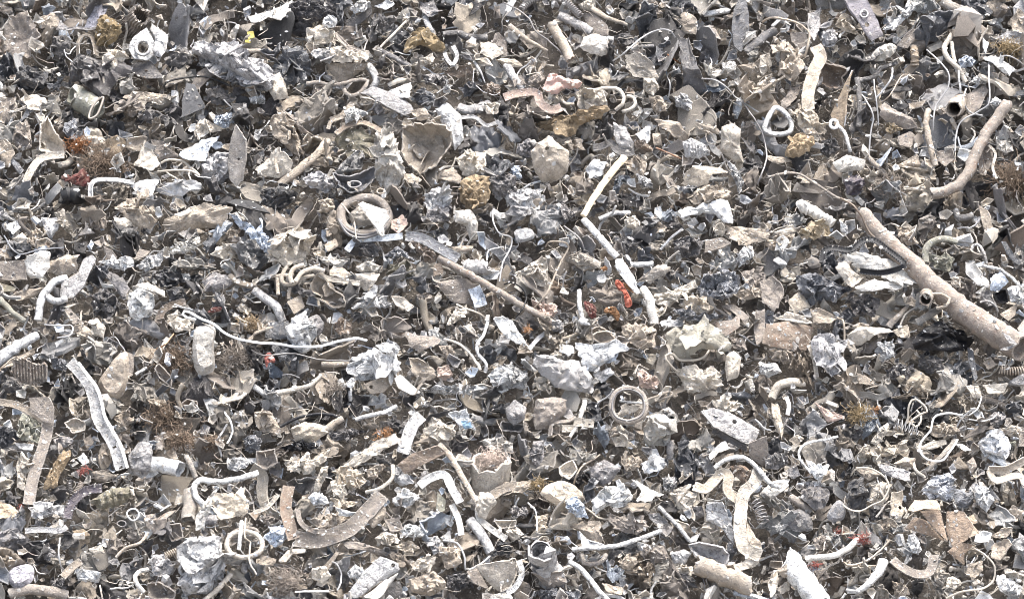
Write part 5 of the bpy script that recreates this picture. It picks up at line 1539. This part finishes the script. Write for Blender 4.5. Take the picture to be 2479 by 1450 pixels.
def build_row(code, tintname, opts, P, name, parent, rng):
    """one surveyed piece: its outline or run in photo pixels is laid out on its own plane, at its own height on the heap"""
    tint = TINT[tintname]
    mat = mat_of(code, tintname, opts)
    P = np.asarray(P, float)
    hh = (float(opts.get('h', '6')) + rng.uniform(-0.8, 0.8)) * HSC
    c2 = P.mean(0)
    tone = rng.uniform(0.86, 1.14)
    if code == 'wi' and tintname not in ('whiteb',): tone *= 0.75
    if code == 'sp' and tintname not in ('blkz', 'purp', 'dk'): tone *= 0.82
    if code == 'tu' and not parent: tone *= 0.78 if tintname.startswith('white') else 0.88
    tint = tuple(min(0.9, c * tone) for c in tint)
    px2m = mpp(at(c2[0], c2[1], hh))
    if code in THICK:
        # pole of the outline: its area centroid
        x, y = P[:, 0], P[:, 1]
        x2, y2 = np.roll(x, -1), np.roll(y, -1)
        k = x * y2 - x2 * y
        A = k.sum() / 2
        pole = np.array([((x + x2) * k).sum(), ((y + y2) * k).sum()]) / (6 * A) if abs(A) > 1 else c2
        size = math.sqrt(abs(A) / math.pi)
        e = math.radians(float(opts.get('e', '') or rng.uniform(26, 58)))
        az = math.radians(float(opts.get('a', '') or rng.uniform(-32, 32)))
        nrm = np.array([math.cos(e) * math.sin(az), -math.cos(e) * math.cos(az), math.sin(e)])
        c = at(pole[0], pole[1], hh)
        t1 = unit(np.cross(np.array([0, 0, 1.0]), nrm))
        t2 = np.cross(nrm, t1)
        out2 = []
        for p in P:
            w = on_plane(p[0], p[1], c, nrm) - c
            out2.append((np.dot(w, t1), np.dot(w, t2)))
        out2 = np.array(out2)
        hole = None
        holes = opts.get('holes')
        if holes:
            hx, hy, hr = holes[0]
            w = on_plane(hx, hy, c, nrm) - c
            hole = (np.dot(w, t1), np.dot(w, t2), hr * px2m)
        V, F, rad, s = star_sheet(out2, code, rng, hole, int(opts.get('R', 0) or 0), 'f' in opts, 'K' in opts)
        front = V
        V, F = close_sheet(V, F, code, rad, s)
        nf = {'cr': 5, 'fo': 4, 'lu': 2, 'ra': 1, 'bo': 2, 'sh': rng.choice((0, 0, 1)), 'fm': 1}.get(code, 0)
        if nf and rad > 0.016 and 'f' not in opts and not holes and parent is None:
            V, F = with_folds(front, V, F, rad, s, rng, nf + (1 if rad > .05 and nf > 1 else 0), .006 if code in ('ra', 'fm') else .0022, 0.10 if code not in ('lu', 'bo') else 0.0)
        W = V[:, :1] * t1 + V[:, 1:2] * t2 + V[:, 2:] * nrm
        me = mesh_of(name, W, F, mat, 22 if code in ('cr', 'fo', 'lu') else 40)
        cover_poly(P)
        if holes and len(holes) > 1:
            opts['more_holes'] = [(on_plane(a, b, c, nrm) + nrm * 0.002, q * px2m, nrm) for a, b, q in holes[1:]]
        return link(name, me, c, tint, parent), pole, size
    if code == 'tf':
        r = float(opts['r']) 
        m = r * px2m
        n = int(min(460, max(60, 6200 * m)))
        if tintname in ('red', 'org'): m, n = m * 0.8, n // 3
        V, F = tuft_mesh(m, rng, n, 0.15 if tintname == 'copp' else 0.4)
        c = at(c2[0], c2[1], hh)
        nrm = unit(NRM * 0.6 - VDIR * 0.4)
        t1 = unit(np.cross(np.array([0, 0, 1.0]), nrm))
        t2 = np.cross(nrm, t1)
        W = V[:, :1] * t1 + V[:, 1:2] * t2 + V[:, 2:] * nrm
        me = mesh_of(name, W, F, mat, None)
        cover_disc(c2[0], c2[1], r * 0.5)
        return link(name, me, c, tint, parent), c2, r
    closed = code == 'cl'
    n = len(P)
    tilt = float(opts.get('H', 0) or 0) * 0.014
    hs = np.full(n, hh) + (np.linspace(tilt, -tilt, n) if tilt else 0)
    if code == 'wi' and n > 2:
        L = np.linspace(0, 1, n)
        hs = hs + 0.014 * np.sin(L * math.pi * rng.uniform(1.5, 3.0)) 
        hs[0] -= 0.02
        hs[-1] -= 0.02
    if code == 'tu' and not parent and 'F' not in opts:      # half sunk in the heap
        hs = hs - 0.008
        hs[-1] -= 0.014
        hs[0] -= 0.006
    W = np.array([at(p[0], p[1], h) for p, h in zip(P, hs)])
    size = 0.5 * np.linalg.norm(P.max(0) - P.min(0))
    c = W.mean(0)
    D = smooth_path(W - c, 6 if n > 3 else 9, closed)
    if not closed and n > 2 and code in ('tu', 'wi', 'hu'):      # bent metal kinks where it was bent
        kk = 6 if n > 3 else 9
        lin = np.vstack([np.linspace(W[i], W[i + 1], kk, endpoint=False) for i in range(n - 1)] + [W[-1:]]) - c
        mixk = 0.45 if code == 'tu' else 0.25
        D = D * (1 - mixk) + lin * mixk
    if code == 'sp':
        w = float(opts['w']) * px2m
        D = resample(D, int(max(10, min(60, np.linalg.norm(np.diff(D, axis=0), axis=1).sum() / 0.010))), False)
        holes = []
        for hx, hy, hr in opts.get('holes', []):
            holes.append((at(hx, hy, hh) - c, hr * px2m))
        if holes:
            D = resample(D, 150, False)
        V, F = strip_mesh(D, w, rng, math.radians(float(opts.get('t', 0) or 0)), 0.16 if 'k' in opts else 0.02, 0.005 if 'z' in opts else 0.0032, 0.16, holes)
        me = mesh_of(name, V, F, mat, 35)
        for p in smooth_path(P, 4): cover_disc(p[0], p[1], float(opts['w']) * 0.5)
        o = link(name, me, c, tint, parent)
        if 'z' in opts:      # moulded teeth along the belt's edge, one part
            T = np.gradient(D, axis=0)
            E = resample(D, int(len(D) * 1.0), False)
            look = unit(-VDIR * 0.6 + NRM * 0.4)
            tv, tf_ = [], []
            E = resample(D, max(14, int(np.linalg.norm(np.diff(D, axis=0), axis=1).sum() / 0.0075)), False)
            TT = np.gradient(E, axis=0)
            for i in range(len(E)):
                t = unit(TT[i]); x = unit(np.cross(t, look)); z = np.cross(x, t)
                for sgn in (1, -1):
                    b = E[i] + x * sgn * w * 0.55 + z * 0.002
                    k0 = len(tv)
                    for dx in (-1, 1):
                        for dt in (-1, 1):
                            for dz in (-1, 1):
                                tv.append(b + x * dx * w * 0.07 + t * dt * 0.0015 + z * dz * 0.003)
                    tf_ += [tuple(k0 + i_ for i_ in f) for f in ((0, 1, 3, 2), (4, 6, 7, 5), (0, 4, 5, 1), (2, 3, 7, 6), (0, 2, 6, 4), (1, 5, 7, 3))]
            me2 = mesh_of("teeth", tv, tf_, M_PLAST, 30)
            k = link("teeth", me2, c, (.085, .085, .09) if tintname == 'blkz' else (.07, .06, .07), o)
            k["kind"] = "stuff"
        return o, c2, size
    rr = opts.get('r', '8')
    rs = [float(v) * px2m * (0.74 if code == 'wi' else 0.86 if code == 'tu' and not parent else 0.95) for v in rr.split(',')]
    r = rs[0] if len(rs) == 1 else rs
    if code == 'co':
        L = np.linalg.norm(np.diff(W, axis=0), axis=1).sum()
        wr = float(opts.get('v', 0) or 0) * px2m or rs[0] * 0.17
        turns = max(4, L / (wr * (3.4 if 'v' not in opts else 7)))
        V, F = coil_mesh(D, rs[0] - wr, wr, min(turns, 34), rng)
        me = mesh_of(name, V, F, M_WIRE if tintname in ('grey', 'dk', 'pale') else M_PIPE, 60)
        for p in P: cover_disc(p[0], p[1], float(rr))
        return link(name, me, c, tint, parent), c2, size
    if closed:
        V, F = tube_mesh(D, r, 8, rng=rng, dent=0.05, closed=True)
        me = mesh_of(name, V, F, mat if rs[0] > 0.005 else M_WIRE, 50)
        for p in smooth_path(P, 3, True): cover_disc(p[0], p[1], rs[0] / px2m)
        return link(name, me, c, tint, parent), c2, size
    wire = code == 'wi'
    D = resample(D, int(max(8, min(90, np.linalg.norm(np.diff(D, axis=0), axis=1).sum() / (0.012 if not opts.get('c') else 0.004)))), False)
    if not wire:
        D = D + 0.08 * rs[0] * NR.normal(size=D.shape)
    else:
        D = D + 0.0011 * np.cumsum(NR.normal(size=D.shape), axis=0) * 0.6
    if 'q' in opts:      # a pot stands upright
        top, low = at(P[0][0], P[0][1], hh), None
        c = top
        D = np.array([[0, 0, -z] for z in np.linspace(0, 118 * px2m, 8)])
        r = [rs[0] * f for f in (1, .985, .97, .96, .95, .93, .90, .86)]
    V, F = tube_mesh(D, r, 6 if wire else 14 if rs[0] > 0.012 else 9, code == 'hu', rng, int(opts.get('g', 0) or 0), int(opts.get('c', 0) or 0),
                     0.55 if 'F' in opts else rng.uniform(0.68, 0.95) if code == 'tu' else 1.0, 0.0 if wire else 0.04 if code == 'tu' else 0.055, jag=0.5 if code == 'hu' else 0.25)
    if not wire:      # V is a ring mesh; make sure faces look outwards
        pass
    me = mesh_of(name, V, F, mat, 45)
    if not wire:
        for p in smooth_path(P, 4): cover_disc(p[0], p[1], max(float(v) for v in rr.split(',')))
    return link(name, me, c, tint, parent), c2, size

def part_name(n):
    return n

last = None
tile = (0, 0)
for line in SURVEY.strip().splitlines():
    line = line.strip()
    if not line: continue
    if line[0] == '@':
        tile = tuple(int(v) for v in line[1:].split(','))
        continue
    f = line.split(';')
    rng = random.Random(line)
    pname = None
    if line[0] == '+':
        pname, f = f[0][1:], f[1:]
    code, tintname, desc, opts, pts = f
    opts = read_opts(opts)
    conv = lambda a, b: (TX[tile[0]] + a * TILE, TY[tile[1]] + b * TILE)
    P = [conv(*map(float, p.split(','))) for p in pts.split()]
    if 'holes' in opts: opts['holes'] = [(*conv(a, b), q * TILE) for a, b, q in opts['holes']]
    for k in ('r', 'w', 'v'):
        if opts.get(k): opts[k] = ','.join(str(float(v) * TILE) for v in opts[k].split(','))
    if 'v' in opts and opts['v']: opts['v'] = float(opts['v'])
    if 'w' in opts: opts['w'] = float(opts['w'])
    if pname:
        o, p, s = build_row(code, tintname, opts, P, pname, last, rng)
        if tintname != last_tint and desc == '' and False: o["label"] = ''
        continue
    star = desc.startswith('*')
    desc = desc.lstrip('*')
    name, cat = kind_of(code, desc)
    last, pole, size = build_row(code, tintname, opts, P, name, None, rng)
    last_tint = tintname
    for hp, hr, hn in opts.get('more_holes', []):      # further bolt holes: short dark sockets with a rim
        t1 = unit(np.cross(np.array([0, 0, 1.0]), hn)); t2 = np.cross(hn, t1)
        a = np.arange(10) / 10 * 6.283
        ringpts = [hp + (t1 * math.cos(v) + t2 * math.sin(v)) * hr - np.array(last.location) for v in a]
        V, F = tube_mesh(ringpts, hr * 0.25, 6, dent=0, closed=True)
        k = link("hole_rim", mesh_of("hole_rim", V, F, M_DARK, 60), last.location, (.08, .075, .08), last)
    last["category"] = cat
    THINGS.append(dict(o=last, desc=desc, star=star, x=pole[0], y=pole[1], s=size))
print("surveyed things", len(THINGS), "cover", float((COVER[20:-20, 20:-20] > 0).mean()))

# ------------------------------------------------------------------ library of ordinary scrap for the gaps between
def outline(rng, n, el):
    return loose_outline(rng, n, el, 0.035)

LIB = {}
def library():
    rng = random.Random(5)
    for code, n, el in (('sh', 26, 1.35), ('cr', 26, 1.2), ('fo', 18, 1.2), ('lu', 18, 1.15), ('pl', 12, 1.4), ('ra', 8, 1.2)):
        for i in range(n):
            V, F, rad, s = star_sheet(outline(rng, rng.randint(6, 10), rng.uniform(0.9, el)), code, rng, coarse=1.15)
            if code == 'sh': V = bend(V, rng, rng.randint(2, 3), 0.5, 1.7)
            if code == 'cr': V = bend(V, rng, rng.randint(2, 4), 0.4, 1.5)
            if code == 'pl' and rng.random() < 0.3: V = bend(V, rng, 1, 0.3, 0.7)
            if code == 'fo': V = bend(V, rng, 2, 0.3, 1.0)
            front = V
            V, F = close_sheet(V, F, code, rad, s)
            nf = {'cr': 4, 'fo': 3, 'lu': 2, 'sh': rng.choice((0, 1))}.get(code, 0)
            if nf: V, F = with_folds(front, V, F, rad, s, rng, nf, .0021, 0.07)
            me = mesh_of(code, V / 0.035, F, M_DUST, 22 if code in ('cr', 'fo') else 40)
            LIB.setdefault(code, []).append(me)
    for i in range(10):
        p = np.array([[0, 0, 0.0]])
        d = np.array([1.0, 0, 0])
        for k in range(5):
            d = unit(d + NR.normal(size=3) * (0.45, 0.45, 0.25))
            p = np.vstack([p, p[-1] + d * 0.5])
        p -= p.mean(0)
        V, F = strip_mesh(resample(smooth_path(p, 6), 22, False), rng.uniform(0.3, 0.6), rng, rng.uniform(0, 1.2), 0.12, 0.05)
        LIB.setdefault('sp', []).append(mesh_of('sp', V, F, M_DUST, 35))
        V, F = tube_mesh(smooth_path(p[:4] - p[:4].mean(0), 5), rng.uniform(0.12, 0.22), 10, rng.random() < 0.4, rng, dent=0.1, jag=0.5)
        LIB.setdefault('tu', []).append(mesh_of('tu', V, F, M_DUST, 45))
    for i in range(16):
        p = np.array([[0, 0, 0.0]])
        d = np.array([1.0, 0, 0])
        for k in range(7):
            d = unit(d + NR.normal(size=3) * (0.5, 0.5, 0.22))
            p = np.vstack([p, p[-1] + d * 0.42])
        p -= p.mean(0)
        V, F = tube_mesh(smooth_path(p, 5), 0.027, 5, dent=0.0)
        LIB.setdefault('wi', []).append(mesh_of('wi', V, F, M_WIRE, None))
library()
LIBMAT = {}
def lib_mesh(code, tintname, rng):
    me = rng.choice(LIB[code])
    mat = mat_of(code, tintname, {})
    key = (me.name, mat.name)
    if key not in LIBMAT:
        m2 = me if me.materials[0] == mat else me.copy()
        m2.materials[0] = mat
        LIBMAT[key] = m2
    return LIBMAT[key]

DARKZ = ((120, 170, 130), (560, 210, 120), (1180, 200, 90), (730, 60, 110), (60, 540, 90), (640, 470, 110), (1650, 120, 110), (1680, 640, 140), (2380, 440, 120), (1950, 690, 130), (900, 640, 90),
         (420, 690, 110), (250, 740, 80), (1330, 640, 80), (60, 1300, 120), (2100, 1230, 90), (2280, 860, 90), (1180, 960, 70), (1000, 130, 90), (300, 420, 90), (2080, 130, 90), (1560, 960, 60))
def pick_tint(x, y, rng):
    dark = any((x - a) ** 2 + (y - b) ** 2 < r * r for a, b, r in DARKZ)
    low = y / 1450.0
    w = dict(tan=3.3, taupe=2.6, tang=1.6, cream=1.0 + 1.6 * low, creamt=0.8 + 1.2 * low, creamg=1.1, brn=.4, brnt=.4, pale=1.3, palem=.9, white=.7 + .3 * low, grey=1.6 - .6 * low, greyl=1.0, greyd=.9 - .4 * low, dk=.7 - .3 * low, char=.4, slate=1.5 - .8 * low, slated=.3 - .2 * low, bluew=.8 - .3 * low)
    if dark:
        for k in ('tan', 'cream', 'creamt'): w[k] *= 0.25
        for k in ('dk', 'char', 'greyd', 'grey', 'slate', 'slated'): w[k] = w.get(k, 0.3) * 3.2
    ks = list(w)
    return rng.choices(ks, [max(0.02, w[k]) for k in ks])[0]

WORDCOL = dict(tan="tan", taupe="taupe", tang="grey tan", cream="cream", creamt="tan cream", creamg="cream grey", brn="brown", brnt="rusty brown", pale="pale grey", palem="mottled grey", white="white",
               grey="grey", greyl="light grey", greyd="dark grey", dk="blackish", char="charcoal", slate="slate grey", slated="dark slate", bluew="blue white")
FILL = dict(sh=("torn_sheet", "sheet scrap", ("curled sheet scrap", "torn sheet scrap", "bent sheet scrap", "dented sheet scrap")),
            cr=("crushed_scrap", "crushed scrap", ("crushed sheet wad", "creased scrap wad", "crumpled scrap", "scrunched scrap")),
            fo=("foil_wad", "foil", ("crumpled foil wad", "scrunched foil scrap")), lu=("slag_lump", "lump", ("rough slag lump", "lumpy clinker piece")),
            pl=("plate_shard", "plate", ("flat plate shard", "stiff plate chip")), ra=("rag_scrap", "rag", ("wrinkled rag scrap", "dusty rag fold")),
            sp=("bent_strip", "strip", ("bent metal strip", "twisted narrow strip")), tu=("tube_stub", "tube", ("short tube stub", "stubby bent tube")), wi=("wire_end", "wire", ("thin bent wire end", "loose wire strand")))

rng = random.Random(77)
placed = []
tries = 0
RAD = [46] * 300 + [36] * 900 + [28] * 2200 + [21] * 4500 + [16] * 6000
NMAX = 640
for r in RAD:
    if len(placed) >= NMAX: break
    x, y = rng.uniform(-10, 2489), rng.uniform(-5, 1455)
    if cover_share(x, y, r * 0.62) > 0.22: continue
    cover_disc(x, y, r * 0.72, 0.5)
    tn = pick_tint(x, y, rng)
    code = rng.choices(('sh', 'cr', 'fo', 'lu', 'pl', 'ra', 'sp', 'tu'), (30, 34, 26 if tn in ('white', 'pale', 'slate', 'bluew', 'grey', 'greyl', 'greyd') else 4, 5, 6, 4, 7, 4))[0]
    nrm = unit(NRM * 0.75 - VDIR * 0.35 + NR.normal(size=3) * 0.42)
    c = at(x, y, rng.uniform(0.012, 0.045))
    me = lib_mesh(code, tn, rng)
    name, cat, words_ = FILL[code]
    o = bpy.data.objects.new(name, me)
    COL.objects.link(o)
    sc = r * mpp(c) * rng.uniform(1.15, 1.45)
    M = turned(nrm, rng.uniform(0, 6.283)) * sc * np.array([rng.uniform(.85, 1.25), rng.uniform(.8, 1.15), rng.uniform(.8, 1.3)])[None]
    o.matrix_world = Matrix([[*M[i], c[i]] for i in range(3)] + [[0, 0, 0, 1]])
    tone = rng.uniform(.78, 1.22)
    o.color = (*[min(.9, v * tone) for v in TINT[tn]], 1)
    o["category"] = cat
    o["group"] = "loose " + cat + " pieces in the heap"
    placed.append(r)
    THINGS.append(dict(o=o, desc=("big " if r > 32 else "small " if r < 20 else "") + WORDCOL[tn] + " " + rng.choice(words_), star=False, x=x, y=y, s=r))
print("fillers", len(placed), {r: placed.count(r) for r in set(placed)}, "cover", float((COVER[20:-20, 20:-20] > 0).mean()))

# loose wires lying over the top
for i in range(50):
    x, y = rng.uniform(0, 2479), rng.uniform(0, 1450)
    c = at(x, y, rng.uniform(0.045, 0.075))
    tn = rng.choices(('pale', 'tan', 'cream', 'grey', 'white', 'greyd', 'rust'), (4, 4, 3, 3, 3, 2, 1))[0]
    o = bpy.data.objects.new("wire_end", lib_mesh('wi', tn, rng))
    COL.objects.link(o)
    sc = rng.uniform(14, 42) * mpp(c)
    nrm = unit(NRM * 0.8 - VDIR * 0.3 + NR.normal(size=3) * 0.25)
    M = turned(nrm, rng.uniform(0, 6.283)) * sc
    M = M * np.array([1, 1, 0.7])[None]
    o.matrix_world = Matrix([[*M[k], c[k]] for k in range(3)] + [[0, 0, 0, 1]])
    o.color = (*TINT[tn], 1)
    o["category"] = "wire"
    o["group"] = "loose wire ends in the heap"
    THINGS.append(dict(o=o, desc=dict(pale="pale grey", tan="tan", cream="cream", grey="grey", white="white", greyd="dark grey", rust="rusty")[tn] + " " + rng.choice(FILL['wi'][2]), star=False, x=x, y=y, s=20))

# ------------------------------------------------------------------ small scrap that nobody could count: one mesh
def bits():
    rs = np.random.RandomState(3)
    base = []
    prng = random.Random(9)
    for k in range(16):
        m = 5
        a = np.arange(m) / m * 6.283
        b = np.stack([np.cos(a) * rs.uniform(.5, 1.3, m) * rs.uniform(.9, 1.7), np.sin(a) * rs.uniform(.5, 1.3, m)], 1)
        mid = b * 0.5
        ph = rs.uniform(0, 6.28)
        zz = lambda p: rs.uniform(.4, 1.1) * np.abs(p[:, 0] * math.cos(ph) + p[:, 1] * math.sin(ph)) + rs.uniform(-.18, .18, len(p))
        P = np.vstack([b, mid, [[0, 0]]])
        V = np.column_stack([P, zz(P)])
        F = [(i, (i + 1) % m, m + (i + 1) % m, m + i) for i in range(m)] + [(m + i, m + (i + 1) % m, 2 * m) for i in range(m)]
        if k < 13: W, G = solidify(V, F, 0.12)
        else:
            V[:, 2] += 0.7 * (1 - np.linalg.norm(P, axis=1) / 1.3)
            W, G = solidify(V, F, 0.7)
        base.append((np.asarray(W), G))
    for k in range(5):      # splinters and wire ends
        t = np.linspace(-2.2, 2.2, 5)
        p = np.stack([t, 0.5 * np.sin(t * rs.uniform(.5, 1.4) + k), 0.3 * np.cos(t * 1.1 + k)], 1)
        W, G = tube_mesh(p, 0.16, 4, dent=0.0)
        base.append((np.asarray(W), G))
    tints = ['tan', 'taupe', 'tang', 'cream', 'creamt', 'creamg', 'pale', 'white', 'grey', 'greyd', 'dk', 'brn', 'palem', 'bluew', 'char', 'slate']
    wts = np.array([18, 16, 11, 10, 8, 8, 9, 7, 8, 6, 5, 4, 5, 5, 4, 6], float)
    wts /= wts.sum()
    VV, FF, CC = [], [], []
    n0 = 0
    for i in range(22000):
        x, y = rs.uniform(-420, 2900), rs.uniform(-260, 1710)
        inside = 0 < x < 2479 and 0 < y < 1450
        cov = cover_share(x, y, 5) if inside else 0
        r = rs.choice((5, 7, 9.5, 13, 18), p=(.18, .24, .28, .21, .09)) * (1.0 if inside else 1.7)
        h = rs.uniform(-.045, .012) if cov > .5 else rs.uniform(-.02, .06)
        c = at(x, y, h)
        k = rs.randint(0, len(base))
        nrm = unit(NRM * 0.6 - VDIR * 0.2 + rs.normal(size=3) * 0.6)
        M = turned(nrm, rs.uniform(0, 6.283)) * r * mpp(c)
        W, G = base[k]
        VV.append(W @ M.T + c)
        FF.extend(tuple(j + n0 for j in g) for g in G)
        n0 += len(W)
        t = np.array(TINT[tints[rs.choice(len(tints), p=wts)]]) * rs.uniform(.8, 1.2)
        CC.append(np.tile(np.append(np.minimum(t, .9), 1.0), (len(W), 1)))
    # crumbs and flakes lying on the bigger pieces, where they came to rest
    bpy.context.view_layer.update()
    dg = bpy.context.evaluated_depsgraph_get()
    m = 5
    a = np.arange(m) / m * 6.283
    chips = []
    for k in range(8):
        b = np.stack([np.cos(a) * rs.uniform(.6, 1.2, m) * rs.uniform(.9, 1.8), np.sin(a) * rs.uniform(.6, 1.2, m), rs.uniform(-.2, .2, m)], 1)
        chips.append((np.vstack([b, [[.1, 0, .2], [0, .1, -.2]]]), [(i, (i + 1) % m, m) for i in range(m)] + [((i + 1) % m, i, m + 1) for i in range(m)]))
    for i in range(9000):
        c = at(rs.uniform(-20, 2499), rs.uniform(-20, 1470), 0.0)
        d = unit(-NRM * 0.5 + np.array([0, 0, -0.6]) + rs.normal(size=3) * 0.15)
        ok, loc, nor, _i, ob, _m = scene.ray_cast(dg, Vector(c - d * 0.6), Vector(d))
        if not ok or nor.z < 0.25: continue
        r = rs.choice((2.2, 3.2, 4.6, 6.5), p=(.35, .35, .2, .1))
        M = turned(unit(np.array(nor) + rs.normal(size=3) * 0.35), rs.uniform(0, 6.283)) * r * mpp(c)
        W, G = chips[rs.randint(0, 8)]
        VV.append(W @ M.T + np.array(loc))
        FF.extend(tuple(j + n0 for j in g) for g in G)
        n0 += len(W)
        tt = np.array(TINT[tints[rs.choice(len(tints), p=wts)]]) * rs.uniform(.6, 1.15)
        CC.append(np.tile(np.append(np.minimum(tt, .9), 1.0), (len(W), 1)))
    V = np.vstack(VV)
    me = bpy.data.meshes.new("small_scrap_bits")
    me.from_pydata(V.tolist(), [], FF)
    at_ = me.color_attributes.new("tint", 'FLOAT_COLOR', 'POINT')
    at_.data.foreach_set("color", np.vstack(CC).astype(np.float32).ravel())
    me.materials.append(M_BITS)
    me.update()
    o = link("scrap_debris", me, (0, 0, 0), (.3, .25, .2), kind="stuff")
    o["label"] = "small broken scrap filling the gaps between the bigger pieces"
    o["category"] = "debris"
    print("bits tris", sum(len(f) - 2 for f in FF))
bits()

# fine hair of wire and fibre strewn through the heap: one mesh
def hairs():
    rs = np.random.RandomState(8)
    VV, FF, n0 = [], [], 0
    for i in range(1500):
        x, y = rs.uniform(-30, 2509), rs.uniform(-20, 1470)
        c = at(x, y, rs.uniform(0.02, 0.075))
        t = np.linspace(-1, 1, 7)
        L = rs.uniform(8, 30) * mpp(c)
        d = unit(rs.normal(size=3)); d = unit(d - NRM * np.dot(d, NRM) * 0.7)
        e = rs.normal(size=3)
        p = c + d * (t * L)[:, None] + e * ((t ** 2 - .4) * L * rs.uniform(.1, .5))[:, None] + rs.normal(size=(7, 3)) * L * 0.04
        W, G = tube_mesh(p, rs.uniform(.0005, .0011), 3, dent=0)
        VV.append(W)
        FF.extend(tuple(j + n0 for j in g) for g in G)
        n0 += len(W)
    me = mesh_of("fine_wire_strands", np.vstack(VV), FF, M_WIRE, None)
    o = link("scrap_fibres", me, (0, 0, 0), (.42, .37, .31), kind="stuff")
    o["label"] = "hair thin wire and fibre strands strewn over the scrap"
    o["category"] = "fibres"
hairs()

# ------------------------------------------------------------------ labels: each says what the piece looks like and which neighbours to find it by
stars = [t for t in THINGS if t['star']]
def the(t):
    return "the " + t['desc']
def short(t):
    """the landmark's words, cut where its details begin"""
    out = []
    for w in t['desc'].split():
        if w in ('with', 'facing', 'running') and len(out) >= 3: break
        out.append(w)
    return "the " + " ".join(out)
short_count = {}
for t in stars: short_count[short(t)] = short_count.get(short(t), 0) + 1
for t in stars: t['ref'] = short(t) if short_count[short(t)] == 1 else the(t)
def side(t, s):
    dx, dy = t['x'] - s['x'], t['y'] - s['y']
    if abs(dx) < 0.45 * abs(dy): return "above" if dy < 0 else "below"
    if abs(dy) < 0.45 * abs(dx): return "left of" if dx < 0 else "right of"
    return ("above and left of" if dx < 0 else "above and right of") if dy < 0 else ("below and left of" if dx < 0 else "below and right of")
used = {}
for t in stars: used[t['desc']] = used.get(t['desc'], 0) + 1
seen = set()
nw = lambda s: len(s.split())
for t in sorted(THINGS, key=lambda t: (not t['star'], -t['s'])):
    near = sorted((s for s in stars if s is not t), key=lambda s: (s['x'] - t['x']) ** 2 + (s['y'] - t['y']) ** 2)[:7]
    cands = []
    if t['star'] and nw(t['desc']) >= 4: cands.append(t['desc'])
    for s in near: cands.append(t['desc'] + " just " + side(t, s) + " " + s['ref'])
    for s in near: cands.append(t['desc'] + " a little way " + side(t, s) + " " + s['ref'])
    for i, a in enumerate(near[:4]):
        for b in near[i + 1:5]:
            cands.append(t['desc'] + " between " + a['ref'] + " and " + b['ref'])
    ok = [c for c in cands if nw(c) <= 16 and c not in seen]
    lab = ok[0] if ok else " ".join(cands[0].split()[:16])
    seen.add(lab)
    t['o']["label"] = lab

print("triangles", sum(len(p.vertices) - 2 for m in bpy.data.meshes if m.users for p in m.polygons), sum(len(p.vertices) - 2 for o in scene.objects if o.type == 'MESH' for p in o.data.polygons))
